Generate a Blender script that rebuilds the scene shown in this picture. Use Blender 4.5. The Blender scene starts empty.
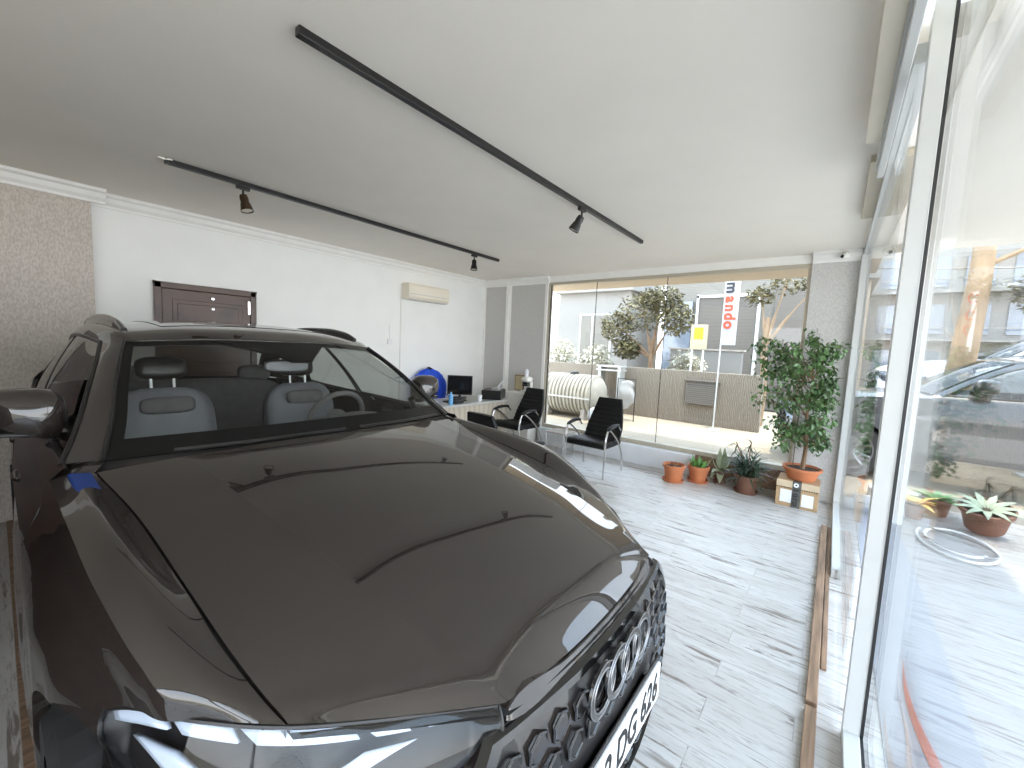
import bpy, bmesh, math, random
import numpy as np
from mathutils import Vector, Matrix
R = math.radians
PI = math.pi
SC = bpy.context.scene
COL = SC.collection
random.seed(7)

# ------------------------------------------------------------------ materials
def new_mat(name):
    m = bpy.data.materials.new(name); m.use_nodes = True
    nt = m.node_tree
    for n in list(nt.nodes): nt.nodes.remove(n)
    out = nt.nodes.new('ShaderNodeOutputMaterial')
    return m, nt, out
def N(nt, t, **kw):
    n = nt.nodes.new(t)
    for k, v in kw.items(): setattr(n, k, v)
    return n
def L(nt, a, b): nt.links.new(a, b)
def pbr(name, col, rough=.5, metal=0, coat=0, var=.06, scale=8, bump=0, bscale=60, spec=.5, coat_rough=.012, stretch=(1,1,1), emit=None, estr=0, coat_ior=1.5):
    m, nt, out = new_mat(name)
    b = N(nt, 'ShaderNodeBsdfPrincipled'); L(nt, b.outputs[0], out.inputs[0])
    tc = N(nt, 'ShaderNodeTexCoord'); mp = N(nt, 'ShaderNodeMapping'); mp.inputs['Scale'].default_value = stretch
    L(nt, tc.outputs['Object'], mp.inputs[0])
    if var > 0:
        nz = N(nt, 'ShaderNodeTexNoise'); nz.inputs['Scale'].default_value = scale; nz.inputs['Detail'].default_value = 4
        L(nt, mp.outputs[0], nz.inputs['Vector'])
        cr = N(nt, 'ShaderNodeValToRGB')
        cr.color_ramp.elements[0].position = .3; cr.color_ramp.elements[1].position = .7
        cr.color_ramp.elements[0].color = tuple(c*(1-var) for c in col)+(1,)
        cr.color_ramp.elements[1].color = tuple(min(1, c*(1+var)) for c in col)+(1,)
        L(nt, nz.outputs[0], cr.inputs[0]); L(nt, cr.outputs[0], b.inputs['Base Color'])
    else: b.inputs['Base Color'].default_value = tuple(col)+(1,)
    b.inputs['Roughness'].default_value = rough; b.inputs['Metallic'].default_value = metal
    b.inputs['Coat Weight'].default_value = coat; b.inputs['Coat Roughness'].default_value = coat_rough; b.inputs['Coat IOR'].default_value = coat_ior
    b.inputs['Specular IOR Level'].default_value = spec
    if emit: b.inputs['Emission Color'].default_value = emit+(1,); b.inputs['Emission Strength'].default_value = estr
    if bump > 0:
        n2 = N(nt, 'ShaderNodeTexNoise'); n2.inputs['Scale'].default_value = bscale; n2.inputs['Detail'].default_value = 5
        L(nt, mp.outputs[0], n2.inputs['Vector'])
        bp = N(nt, 'ShaderNodeBump'); bp.inputs['Strength'].default_value = bump; bp.inputs['Distance'].default_value = .01
        L(nt, n2.outputs[0], bp.inputs['Height']); L(nt, bp.outputs[0], b.inputs['Normal'])
    return m
def glass_mat(name, tint=(.95,.97,.96), ior=1.5, rough=0.0, refl=1.0):
    m, nt, out = new_mat(name)
    t = N(nt, 'ShaderNodeBsdfTransparent'); t.inputs[0].default_value = tint+(1,)
    g = N(nt, 'ShaderNodeBsdfGlossy'); g.inputs['Roughness'].default_value = rough; g.inputs[0].default_value = (1,1,1,1)
    fr = N(nt, 'ShaderNodeFresnel'); fr.inputs[0].default_value = ior
    # the same reflectance whichever way a face of the pane is crossed
    geo = N(nt, 'ShaderNodeNewGeometry'); mx0 = N(nt, 'ShaderNodeMapRange')
    mx0.inputs[3].default_value = ior; mx0.inputs[4].default_value = 1/ior
    L(nt, geo.outputs['Backfacing'], mx0.inputs[0])
    L(nt, mx0.outputs[0], fr.inputs[0])
    fr.inputs[0].default_value = ior
    inv = N(nt, 'ShaderNodeMath', operation='MULTIPLY'); 
    mx = N(nt, 'ShaderNodeMixShader')
    L(nt, fr.outputs[0], inv.inputs[0]); inv.inputs[1].default_value = refl
    L(nt, inv.outputs[0], mx.inputs[0]); L(nt, t.outputs[0], mx.inputs[1]); L(nt, g.outputs[0], mx.inputs[2])
    L(nt, mx.outputs[0], out.inputs[0])
    return m
def tile_mat(name, shade_scale=1.0):
    m, nt, out = new_mat(name)
    b = N(nt, 'ShaderNodeBsdfPrincipled'); L(nt, b.outputs[0], out.inputs[0])
    tc = N(nt, 'ShaderNodeTexCoord')
    br = N(nt, 'ShaderNodeTexBrick'); br.offset = .37
    br.inputs['Scale'].default_value = 1; br.inputs['Brick Width'].default_value = .9; br.inputs['Row Height'].default_value = .155
    br.inputs['Mortar Size'].default_value = .0025; br.inputs['Color1'].default_value = (.0,.0,.0,1); br.inputs['Color2'].default_value = (1,1,1,1)
    br.inputs['Mortar'].default_value = (.5,.5,.5,1); br.inputs['Bias'].default_value = 0
    L(nt, tc.outputs['Object'], br.inputs['Vector'])
    # shift of the grain for each plank
    sep = N(nt, 'ShaderNodeSeparateXYZ'); L(nt, tc.outputs['Object'], sep.inputs[0])
    add = N(nt, 'ShaderNodeMath', operation='MULTIPLY_ADD'); L(nt, br.outputs['Color'], add.inputs[0]); add.inputs[1].default_value = 7
    cmb = N(nt, 'ShaderNodeCombineXYZ'); L(nt, sep.outputs[0], cmb.inputs[0]); L(nt, sep.outputs[1], cmb.inputs[1]); L(nt, sep.outputs[2], add.inputs[2]); L(nt, add.outputs[0], cmb.inputs[2])
    def streak(sx, sy, sc, lo, hi, det=6, rough=.65):
        mp = N(nt, 'ShaderNodeMapping'); mp.inputs['Scale'].default_value = (sx, sy, 1); L(nt, cmb.outputs[0], mp.inputs[0])
        nz = N(nt, 'ShaderNodeTexNoise'); nz.inputs['Scale'].default_value = sc; nz.inputs['Detail'].default_value = det; nz.inputs['Roughness'].default_value = rough
        nz.inputs['Distortion'].default_value = .6
        L(nt, mp.outputs[0], nz.inputs['Vector'])
        mr = N(nt, 'ShaderNodeMapRange'); mr.inputs[1].default_value = lo; mr.inputs[2].default_value = hi
        L(nt, nz.outputs[0], mr.inputs[0]); return mr
    s1 = streak(1.6, 17, 1.6, .545, .60); s2 = streak(4, 40, 2.2, .53, .66); s3 = streak(.7, 3.5, 1.2, .35, .75, 3)
    s4 = streak(1.2, 5, 1.5, .40, .55, 4)
    mul = N(nt, 'ShaderNodeMath', operation='MULTIPLY'); L(nt, s1.outputs[0], mul.inputs[0]); L(nt, s4.outputs[0], mul.inputs[1])
    c0 = N(nt, 'ShaderNodeMix', data_type='RGBA'); c0.inputs[6].default_value = (.62*shade_scale,.61*shade_scale,.595*shade_scale,1); c0.inputs[7].default_value = (.48*shade_scale,.455*shade_scale,.425*shade_scale,1)
    L(nt, s3.outputs[0], c0.inputs[0])
    m2 = N(nt, 'ShaderNodeMath', operation='MULTIPLY'); L(nt, s2.outputs[0], m2.inputs[0]); m2.inputs[1].default_value = .55
    c1 = N(nt, 'ShaderNodeMix', data_type='RGBA'); L(nt, m2.outputs[0], c1.inputs[0]); L(nt, c0.outputs[2], c1.inputs[6]); c1.inputs[7].default_value = (.29,.245,.21,1)
    m3 = N(nt, 'ShaderNodeMath', operation='MULTIPLY'); L(nt, mul.outputs[0], m3.inputs[0]); m3.inputs[1].default_value = .85
    c2 = N(nt, 'ShaderNodeMix', data_type='RGBA'); L(nt, m3.outputs[0], c2.inputs[0]); L(nt, c1.outputs[2], c2.inputs[6]); c2.inputs[7].default_value = (.15,.115,.09,1)
    jf = N(nt, 'ShaderNodeMath', operation='MULTIPLY'); L(nt, br.outputs['Fac'], jf.inputs[0]); jf.inputs[1].default_value = .5
    c3 = N(nt, 'ShaderNodeMix', data_type='RGBA'); L(nt, jf.outputs[0], c3.inputs[0]); L(nt, c2.outputs[2], c3.inputs[6]); c3.inputs[7].default_value = (.33,.31,.29,1)
    L(nt, c3.outputs[2], b.inputs['Base Color']); b.inputs['Roughness'].default_value = .33
    bp = N(nt, 'ShaderNodeBump'); bp.inputs['Strength'].default_value = .12; bp.inputs['Distance'].default_value = .003; bp.invert = True
    L(nt, br.outputs['Fac'], bp.inputs['Height']); L(nt, bp.outputs[0], b.inputs['Normal'])
    return m
def paper_mat(name, c1, c2):
    m, nt, out = new_mat(name)
    b = N(nt, 'ShaderNodeBsdfPrincipled'); L(nt, b.outputs[0], out.inputs[0]); b.inputs['Roughness'].default_value = .8
    tc = N(nt, 'ShaderNodeTexCoord'); mp = N(nt, 'ShaderNodeMapping'); mp.inputs['Scale'].default_value = (1,1,.45); L(nt, tc.outputs['Object'], mp.inputs[0])
    nz = N(nt, 'ShaderNodeTexNoise'); nz.inputs['Scale'].default_value = 90; nz.inputs['Detail'].default_value = 3; L(nt, mp.outputs[0], nz.inputs['Vector'])
    cr = N(nt, 'ShaderNodeValToRGB'); cr.color_ramp.elements[0].position = .38; cr.color_ramp.elements[1].position = .62
    cr.color_ramp.elements[0].color = c1+(1,); cr.color_ramp.elements[1].color = c2+(1,)
    L(nt, nz.outputs[0], cr.inputs[0]); L(nt, cr.outputs[0], b.inputs['Base Color'])
    bp = N(nt, 'ShaderNodeBump'); bp.inputs['Strength'].default_value = .6; bp.inputs['Distance'].default_value = .004
    L(nt, nz.outputs[0], bp.inputs['Height']); L(nt, bp.outputs[0], b.inputs['Normal'])
    return m
def wave_mat(name, c1, c2, scale=6, direction='Z', rough=.6, bump=.5, dist=1.0):
    m, nt, out = new_mat(name)
    b = N(nt, 'ShaderNodeBsdfPrincipled'); L(nt, b.outputs[0], out.inputs[0]); b.inputs['Roughness'].default_value = rough
    tc = N(nt, 'ShaderNodeTexCoord'); w = N(nt, 'ShaderNodeTexWave'); w.bands_direction = direction
    w.inputs['Scale'].default_value = scale; w.inputs['Distortion'].default_value = dist; w.inputs['Detail'].default_value = 3
    L(nt, tc.outputs['Object'], w.inputs['Vector'])
    cr = N(nt, 'ShaderNodeValToRGB'); cr.color_ramp.elements[0].color = c1+(1,); cr.color_ramp.elements[1].color = c2+(1,)
    L(nt, w.outputs[0], cr.inputs[0]); L(nt, cr.outputs[0], b.inputs['Base Color'])
    bp = N(nt, 'ShaderNodeBump'); bp.inputs['Strength'].default_value = bump; bp.inputs['Distance'].default_value = .01
    L(nt, w.outputs[0], bp.inputs['Height']); L(nt, bp.outputs[0], b.inputs['Normal'])
    return m

M = {}
M['ceil'] = pbr('ceiling_paint', (.90,.855,.785), .85, var=.02, scale=2, bump=.08, bscale=25)
M['wall'] = pbr('wall_paint', (.84,.84,.82), .75, var=.02, scale=3, bump=.06, bscale=40)
M['cornice'] = pbr('cornice_plaster', (.86,.85,.82), .6, var=.02)
M['paper'] = paper_mat('taupe_wallpaper', (.47,.42,.37), (.60,.545,.49))
M['papergrey'] = paper_mat('grey_wallpaper', (.50,.49,.475), (.60,.59,.57))
M['tile'] = tile_mat('whitewashed_plank_tile')
M['tileshade'] = tile_mat('shaded_plank_tile', .62)  # same plank tile darkened, the terrace's shade put into its colour
M['marble'] = pbr('white_marble', (.72,.74,.77), .25, var=.05, scale=3)
M['glass'] = glass_mat('window_glass', (.96,.97,.965), refl=.55)
M['carglass'] = glass_mat('tinted_car_glass', (.80,.81,.79), refl=.6)
M['sideglass'] = glass_mat('dark_side_glass', (.50,.52,.51))
M['lens'] = glass_mat('headlight_lens', (.88,.9,.93), refl=.9)
M['alu'] = pbr('white_lacquered_aluminium', (.60,.61,.60), .35, metal=.0, var=.02)
M['alugrey'] = pbr('grey_aluminium', (.50,.50,.48), .4, metal=.3, var=.03)
M['alubeige'] = pbr('beige_aluminium', (.50,.45,.36), .45, metal=.2, var=.03)
M['gasket'] = pbr('black_rubber_gasket', (.012,.012,.012), .5, var=.0)
M['blk'] = pbr('black_lacquer', (.012,.011,.011), .35, var=.05)
M['blkgloss'] = pbr('gloss_black_trim', (.006,.006,.006), .15, var=0, coat=.5)
M['leather'] = pbr('black_leather', (.006,.006,.0065), .5, var=.2, scale=12, bump=.2, bscale=90, spec=.25)
M['chrome'] = pbr('brushed_chrome', (.62,.62,.62), .22, metal=1, var=.04)
M['silver'] = pbr('satin_silver', (.75,.76,.78), .3, metal=.8, var=.02)
M['paint'] = pbr('dark_grey_metallic_paint', (.019,.0145,.0125), .5, metal=.0, coat=1, var=.03, scale=60, coat_ior=1.72, spec=.1, coat_rough=0)
M['paintblk'] = pbr('black_metallic_paint', (.025,.025,.027), .35, metal=.3, coat=1, var=.02)
M['paintwht'] = pbr('white_car_paint', (.50,.51,.53), .35, coat=1, var=.02)
M['frit'] = pbr('printed_black_glass_edge', (.006,.006,.006), .9, var=0, spec=0)
M['dark'] = pbr('dark_under_body', (.010,.010,.010), .8, var=.1)
M['interior'] = pbr('car_interior_charcoal', (.13,.128,.128), .65, var=.15, scale=20, bump=.2, bscale=150)
M['seatgrey'] = pbr('grey_seat_leather', (.20,.205,.225), .5, var=.1, scale=10)
M['tyre'] = pbr('tyre_rubber', (.015,.015,.015), .75, var=.2, bump=.3, bscale=40)
M['rim'] = pbr('alloy_rim', (.30,.30,.31), .3, metal=.9, var=.05)
M['drl'] = pbr('white_light_guide', (.70,.76,.85), .15, var=.02, coat=1)
M['plate'] = pbr('plate_white', (.85,.86,.87), .4, var=.01)
M['plateblue'] = pbr('plate_blue', (.02,.09,.45), .4, var=.02)
M['ink'] = pbr('black_ink', (.012,.012,.012), .5, var=0)
M['red'] = pbr('red_lens', (.35,.01,.01), .2, coat=1, var=.1)
M['darkwood'] = wave_mat('dark_walnut_door', (.040,.018,.010), (.075,.034,.019), 3, 'X', .35, .1, 6)
M['trimwood'] = pbr('brown_wood_trim', (.27,.17,.105), .5, var=.45, scale=5, stretch=(9,.7,9), bump=.1)
M['blue'] = pbr('royal_blue_cloth', (.008,.07,.62), .7, var=.2, scale=6, bump=.4, bscale=12)
M['bluefoam'] = pbr('blue_protective_foam', (.006,.028,.15), .6, var=.1)
M['terra'] = pbr('terracotta', (.50,.17,.07), .7, var=.15, scale=6, bump=.1)
M['terradark'] = pbr('dark_terracotta', (.18,.085,.055), .75, var=.2, scale=6)
M['soil'] = pbr('potting_soil', (.07,.045,.03), .95, var=.4, scale=40, bump=1, bscale=50)
M['leaf'] = pbr('ficus_leaf', (.085,.16,.055), .35, var=.5, scale=4)
M['leafdk'] = pbr('dark_strap_leaf', (.025,.060,.025), .4, var=.4, scale=5)
M['leafpale'] = pbr('pale_succulent_leaf', (.30,.34,.22), .45, var=.25, scale=9)
M['leafgreen'] = pbr('fresh_green_leaf', (.13,.30,.07), .45, var=.3, scale=9)
M['bark'] = pbr('brown_bark', (.22,.14,.08), .85, var=.35, scale=15, bump=.8, bscale=30, stretch=(1,1,.3))
M['barkpale'] = pbr('pale_plane_bark', (.30,.21,.13), .85, var=.3, scale=5, bump=.6, bscale=10, stretch=(1,1,.3))
M['outleaf'] = pbr('dusty_street_leaf', (.13,.115,.05), .6, var=.6, scale=3)
M['bleached'] = pbr('sun_bleached_leaf', (.50,.48,.38), .6, var=.3, scale=3)
M['autumn'] = pbr('yellow_leaf', (.75,.45,.08), .55, var=.3, scale=5)
M['card'] = pbr('cardboard', (.46,.31,.17), .8, var=.1, scale=6, bump=.1)
M['cardlight'] = pbr('pale_cardboard', (.66,.52,.36), .8, var=.1, scale=6)
M['tape'] = pbr('clear_black_tape', (.10,.10,.09), .25, var=.3, scale=20)
M['paperw'] = pbr('white_paper', (.80,.82,.86), .7, var=.02)
M['whiteplastic'] = pbr('white_plastic', (.78,.77,.73), .4, var=.02)
M['cream'] = pbr('cream_plastic', (.78,.72,.60), .4, var=.02)
M['ribtank'] = pbr('ribbed_tank_plastic', (.32,.30,.25), .6, var=.15, scale=4)
M['screen'] = pbr('black_screen', (.010,.010,.012), .12, var=0, coat=.5)
M['deskwood'] = wave_mat('light_desk_laminate', (.42,.36,.28), (.52,.46,.38), 3, 'Y', .4, .05, 4)
M['cyan'] = pbr('light_blue_bottle', (.15,.42,.75), .2, var=.05)
M['fence'] = wave_mat('rough_reed_wall', (.15,.125,.095), (.30,.26,.205), 9, 'X', .9, .8, 7)
M['ground'] = pbr('dusty_concrete_ground', (.36,.30,.22), .95, var=.12, scale=1.2, bump=.2, bscale=12)
M['road'] = pbr('street_concrete', (.34,.30,.25), .95, var=.1, scale=.8)
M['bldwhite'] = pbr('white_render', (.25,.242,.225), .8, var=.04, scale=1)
M['bldcream'] = pbr('cream_render', (.62,.50,.36), .8, var=.05, scale=1)
M['bldgrey'] = wave_mat('ribbed_grey_shutter', (.09,.08,.068), (.15,.135,.115), 7, 'Z', .6, .4, .3)
M['bldpale'] = wave_mat('pale_slat_shutter', (.15,.14,.12), (.20,.19,.165), 6, 'Z', .6, .3, .2)
M['shopglass'] = pbr('shop_window_glass', (.15,.18,.22), .08, var=.3, scale=1, coat=1)
M['shopblue'] = pbr('blue_shop_sign', (.10,.32,.72), .5, var=.05)
M['orange'] = pbr('orange_awning', (.72,.22,.10), .7, var=.08)
M['yellow'] = pbr('yellow_paint', (.75,.45,.02), .5, var=.08)
M['palesign'] = pbr('pale_sign', (.52,.44,.27), .5, var=.05)
M['banner'] = pbr('white_banner_cloth', (.48,.48,.50), .7, var=.03)
M['bannerorange'] = pbr('orange_banner_ink', (.45,.075,.03), .7, var=.05)
M['bannergrey'] = pbr('grey_banner_ink', (.025,.025,.035), .7, var=.05)
M['decalred'] = pbr('faded_red_decal', (.42,.12,.08), .6, var=.15, scale=10)
M['decalgrey'] = pbr('faded_grey_decal', (.33,.25,.22), .6, var=.15, scale=10)
M['sack'] = pbr('white_plastic_sack', (.38,.38,.37), .5, var=.05, bump=.5, bscale=8)
M['hosew'] = pbr('white_hose', (.72,.73,.72), .5, var=.03)
M['hoseg'] = pbr('grey_hose', (.24,.24,.24), .5, var=.03)
M['concrete'] = pbr('grey_concrete_kerb', (.36,.33,.29), .9, var=.15, scale=5, bump=.3)
M['bulb'] = pbr('frosted_bulb', (.75,.72,.62), .3, var=.0)
M['bronze'] = pbr('bronze_spot_shade', (.10,.065,.04), .3, metal=.7, var=.1)
M['veilgrey'] = pbr('blue_grey_glass_veil', (.27,.285,.32), .35, var=.08, scale=2)  # bluish veil of the glass, put into a floor colour

# ------------------------------------------------------------------ object helpers
def empty(name, loc=(0,0,0), rz=0, label=None, cat=None, group=None):
    o = bpy.data.objects.new(name, None); COL.objects.link(o)
    o.location = loc; o.rotation_euler = (0,0,rz); o.empty_display_size = .1
    tag(o, label, cat, group); return o
def tag(o, label=None, cat=None, group=None, kind=None):
    if label: o['label'] = label
    if cat: o['category'] = cat
    if group: o['group'] = group
    if kind: o['kind'] = kind
    return o
class MB:
    def __init__(s): s.v = []; s.f = []; s.m = []; s.cur = 0
    def add(s, vs, fs):
        b = len(s.v); s.v += [tuple(map(float, p)) for p in vs]
        for f in fs: s.f.append([b+i for i in f]); s.m.append(s.cur)
        return s
    def box(s, a, b, bev=0):
        x0,y0,z0 = [min(a[i],b[i]) for i in range(3)]; x1,y1,z1 = [max(a[i],b[i]) for i in range(3)]
        return s.add([(x0,y0,z0),(x1,y0,z0),(x1,y1,z0),(x0,y1,z0),(x0,y0,z1),(x1,y0,z1),(x1,y1,z1),(x0,y1,z1)],
            [(0,3,2,1),(4,5,6,7),(0,1,5,4),(1,2,6,5),(2,3,7,6),(3,0,4,7)])
    def tube(s, pts, r, n=10, cap=True):
        pts = [Vector(p) for p in pts]; rs = [float(q) for q in r] if isinstance(r, (list, tuple)) else [float(r)]*len(pts)
        rings = []; up = None
        for i, p in enumerate(pts):
            if i == 0: t = pts[1]-pts[0]
            elif i == len(pts)-1: t = pts[-1]-pts[-2]
            else: t = (pts[i+1]-pts[i]).normalized()+(pts[i]-pts[i-1]).normalized()
            if t.length < 1e-9: t = Vector((0,0,1))
            t.normalize()
            if up is None: up = Vector((0,0,1)) if abs(t.z) < .9 else Vector((1,0,0))
            a = t.cross(up)
            if a.length < 1e-6: a = t.cross(Vector((0,1,0)))
            a.normalize(); b = a.cross(t).normalized(); up = b
            rings.append([p+rs[i]*(math.cos(2*PI*k/n)*a+math.sin(2*PI*k/n)*b) for k in range(n)])
        vs = [q for rr in rings for q in rr]; fs = []
        for i in range(len(pts)-1):
            for k in range(n): fs.append((i*n+k, i*n+(k+1)%n, (i+1)*n+(k+1)%n, (i+1)*n+k))
        if cap: fs.append(tuple(range(n))[::-1]); fs.append(tuple((len(pts)-1)*n+k for k in range(n)))
        return s.add(vs, fs)
    def lathe(s, prof, c=(0,0,0), n=28, axis='z', cap=True):
        vs = []; fs = []
        for r, h in prof:
            for k in range(n):
                a = 2*PI*k/n; x, y = r*math.cos(a), r*math.sin(a)
                if axis == 'z': vs.append((c[0]+x, c[1]+y, c[2]+h))
                elif axis == 'y': vs.append((c[0]+x, c[1]+h, c[2]+y))
                else: vs.append((c[0]+h, c[1]+x, c[2]+y))
        m = len(prof)
        for i in range(m-1):
            for k in range(n): fs.append((i*n+k, i*n+(k+1)%n, (i+1)*n+(k+1)%n, (i+1)*n+k))
        if cap: fs.append(tuple(range(n))[::-1]); fs.append(tuple((m-1)*n+k for k in range(n)))
        return s.add(vs, fs)
    def prism(s, poly, a, b, axis='y'):
        # poly in the plane perpendicular to axis
        def P(p, t):
            if axis == 'y': return (p[0], t, p[1])
            if axis == 'x': return (t, p[0], p[1])
            return (p[0], p[1], t)
        n = len(poly)
        return s.add([P(p, a) for p in poly]+[P(p, b) for p in poly],
            [tuple(range(n))[::-1], tuple(range(n, 2*n))]+[(i, (i+1)%n, n+(i+1)%n, n+i) for i in range(n)])
    def ell(s, c, r, n=16, m=10, pw=1.0, rot=None):
        vs = []; fs = []
        def sg(x): return math.copysign(abs(x)**pw, x)
        for i in range(m+1):
            th = PI*i/m
            for k in range(n):
                ph = 2*PI*k/n
                q = Vector((r[0]*sg(math.sin(th))*sg(math.cos(ph)), r[1]*sg(math.sin(th))*sg(math.sin(ph)), r[2]*sg(math.cos(th))))
                if rot: q = rot @ q
                vs.append((c[0]+q.x, c[1]+q.y, c[2]+q.z))
        for i in range(m):
            for k in range(n): fs.append((i*n+k, (i+1)*n+k, (i+1)*n+(k+1)%n, i*n+(k+1)%n))
        return s.add(vs, fs)
    def grid(s, P, flip=False):
        P = np.asarray(P); a, b = P.shape[:2]; fs = []
        for i in range(a-1):
            for j in range(b-1):
                f = (i*b+j, i*b+j+1, (i+1)*b+j+1, (i+1)*b+j); fs.append(f[::-1] if flip else f)
        return s.add(P.reshape(-1,3), fs)
    def build(s, name, mat=None, parent=None, smooth=False, bevel=0, solid=0, merge=0, angle=40, loc=None, sub=0):
        me = bpy.data.meshes.new(name); me.from_pydata(s.v, [], s.f)
        mats = mat if isinstance(mat, list) else [mat]
        for m in mats:
            if m: me.materials.append(m)
        if len(mats) > 1:
            for p, k in zip(me.polygons, s.m): p.material_index = k
        bm = bmesh.new(); bm.from_mesh(me)
        bmesh.ops.remove_doubles(bm, verts=bm.verts, dist=max(merge, 1e-6))
        if not merge == 0 or True:
            bmesh.ops.recalc_face_normals(bm, faces=bm.faces)
        bm.to_mesh(me); bm.free()
        if smooth:
            for p in me.polygons: p.use_smooth = True
            if angle < 180:
                try: me.set_sharp_from_angle(angle=R(angle))
                except Exception: pass
        o = bpy.data.objects.new(name, me); COL.objects.link(o)
        if parent: o.parent = parent
        if loc: o.location = loc
        if solid:
            md = o.modifiers.new('thickness', 'SOLIDIFY'); md.thickness = solid; md.offset = -1
        if bevel:
            md = o.modifiers.new('soft_edges', 'BEVEL'); md.width = bevel; md.segments = 2; md.limit_method = 'ANGLE'; md.angle_limit = R(35)
        if sub:
            md = o.modifiers.new('subdivision', 'SUBSURF'); md.levels = sub; md.render_levels = sub
        return o
def struct(name, mb, mat, **kw):
    o = mb.build(name, mat, **kw); o['kind'] = 'structure'; return o
def text_mesh(name, txt, size, mat, parent, mw, depth=.002, bold=0, ext=None):
    cu = bpy.data.curves.new(name, 'FONT'); cu.body = txt; cu.size = size; cu.align_x = 'CENTER'; cu.align_y = 'CENTER'
    cu.extrude = depth; cu.offset = bold
    tmp = bpy.data.objects.new(name+'_tmp', cu); COL.objects.link(tmp)
    dg = bpy.context.evaluated_depsgraph_get(); me = bpy.data.meshes.new_from_object(tmp.evaluated_get(dg))
    bpy.data.objects.remove(tmp)
    if ext:
        xs = [v.co.x for v in me.vertices]; w = max(xs)-min(xs); k = ext/w
        for v in me.vertices: v.co.x *= k
    me.transform(mw); me.materials.clear(); me.materials.append(mat); me.name = name
    o = bpy.data.objects.new(name, me); COL.objects.link(o)
    if parent: o.parent = parent
    return o
def children(o, table): return table.get(o.name, [])
def copy_tree(o, parent=None, matmap=None):
    table = {}
    for q in bpy.data.objects:
        if q.parent: table.setdefault(q.parent.name, []).append(q)
    def rec(a, par):
        c = a.copy()
        if matmap and a.data is not None and any(m in matmap for m in a.data.materials):
            c.data = a.data.copy()
            for i, m in enumerate(list(c.data.materials)):
                if m in matmap: c.data.materials[i] = matmap[m]
        COL.objects.link(c); c.parent = par
        for ch in table.get(a.name, []): rec(ch, c)
        return c
    return rec(o, parent)

# spline surfaces
def cr1(P, n):
    """Catmull-Rom (centripetal enough) through rows of P along axis 0, n samples per span"""
    P = np.asarray(P, float); k = len(P)
    if k == 2:
        t = np.linspace(0, 1, n+1).reshape((-1,)+(1,)*(P.ndim-1)); return P[0]*(1-t)+P[1]*t
    A = np.concatenate([[2*P[0]-P[1]], P, [2*P[-1]-P[-2]]]); out = []
    ax = tuple(range(1, P.ndim))
    D = [np.linalg.norm((A[i+1]-A[i]).reshape(-1, 3), axis=1).mean()+1e-9 for i in range(len(A)-1)]
    for i in range(1, k):
        p0, p1, p2, p3 = A[i-1], A[i], A[i+1], A[i+2]; d0, d1, d2 = D[i-1], D[i], D[i+1]
        m1 = d1*((p1-p0)/d0-(p2-p0)/(d0+d1)+(p2-p1)/d1); m2 = d1*((p2-p1)/d1-(p3-p1)/(d1+d2)+(p3-p2)/d2)
        for j in range(n+(1 if i == k-1 else 0)):
            t = j/n
            out.append((2*t**3-3*t**2+1)*p1+(t**3-2*t**2+t)*m1+(-2*t**3+3*t**2)*p2+(t**3-t**2)*m2)
    return np.array(out)
def surf(net, nu=8, nv=8):
    A = cr1(np.asarray(net, float), nu); B = cr1(np.swapaxes(A, 0, 1), nv); return np.swapaxes(B, 0, 1)
def fullnet(half):
    """half net columns from centre (w=0) outwards -> both sides"""
    out = []
    for row in half:
        out.append([(x, -w, z) for x, w, z in row[:0:-1]]+[(x, w, z) for x, w, z in row])
    return out
def mir(P):
    P = np.array(P, float).copy(); P[..., 1] *= -1; return P

# ================================================================== ROOM
H = 2.8
GX = .16          # plane of the glass wall on the right
WY = 6.1          # plane of the far window
struct('floor', MB().box((-5.6,-3.2,-.12), (.30,6.25,0)), M['tile'])
struct('ceiling', MB().box((-5.6,-3.2,H), (.13,6.3,H+.12)).box((.13,2.24,H), (.32,6.3,H+.12)).box((.10,-3.2,3.0), (.36,2.24,3.1)).box((.27,-3.2,H), (.32,2.24,3.0)), M['ceil'])
struct('wall_left', MB().box((-5.5,-3.2,0), (-5.3,6.2,H)), M['wall'])
mb = MB().box((-5.3,-.35,0), (-5.17,.57,H)); struct('wall_left_pier', mb, M['paper'])
struct('wall_near', MB().box((-5.3,-3.2,0), (-1.75,-3.0,H)).box((-1.75,-3.2,2.6), (.13,-3.0,H)), M['paper'])
nf = MB()
for x in (-1.75,.03): nf.box((x,-3.13,0), (x+.06,-3.07,2.6))
nf.box((-1.69,-3.13,2.54), (.03,-3.07,2.6)).box((-1.69,-3.13,0), (.03,-3.07,.06))
w4 = struct('window_added_fill', nf, M['alu'], bevel=.004)  # unseen window added behind the camera to let in more daylight
MB().box((-1.69,-3.105,.06), (.03,-3.097,2.54)).build('window_pane', M['glass'], w4)
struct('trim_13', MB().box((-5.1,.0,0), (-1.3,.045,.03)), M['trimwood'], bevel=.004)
struct('wall_added_dark_panel', MB().box((-5.17,-1.0,0), (-1.1,-.92,1.9)).box((-5.17,-.92,0), (-5.10,-.08,1.9)), M['darkwood'], bevel=.01)  # unseen panel added so the car flank reflects something dark
struct('floor_forecourt', MB().box((-9,-16,-.2), (.30,-3.2,-.03)).box((.30,-16,-.2), (16,-2.0,-.03)), M['ground'])
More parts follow.
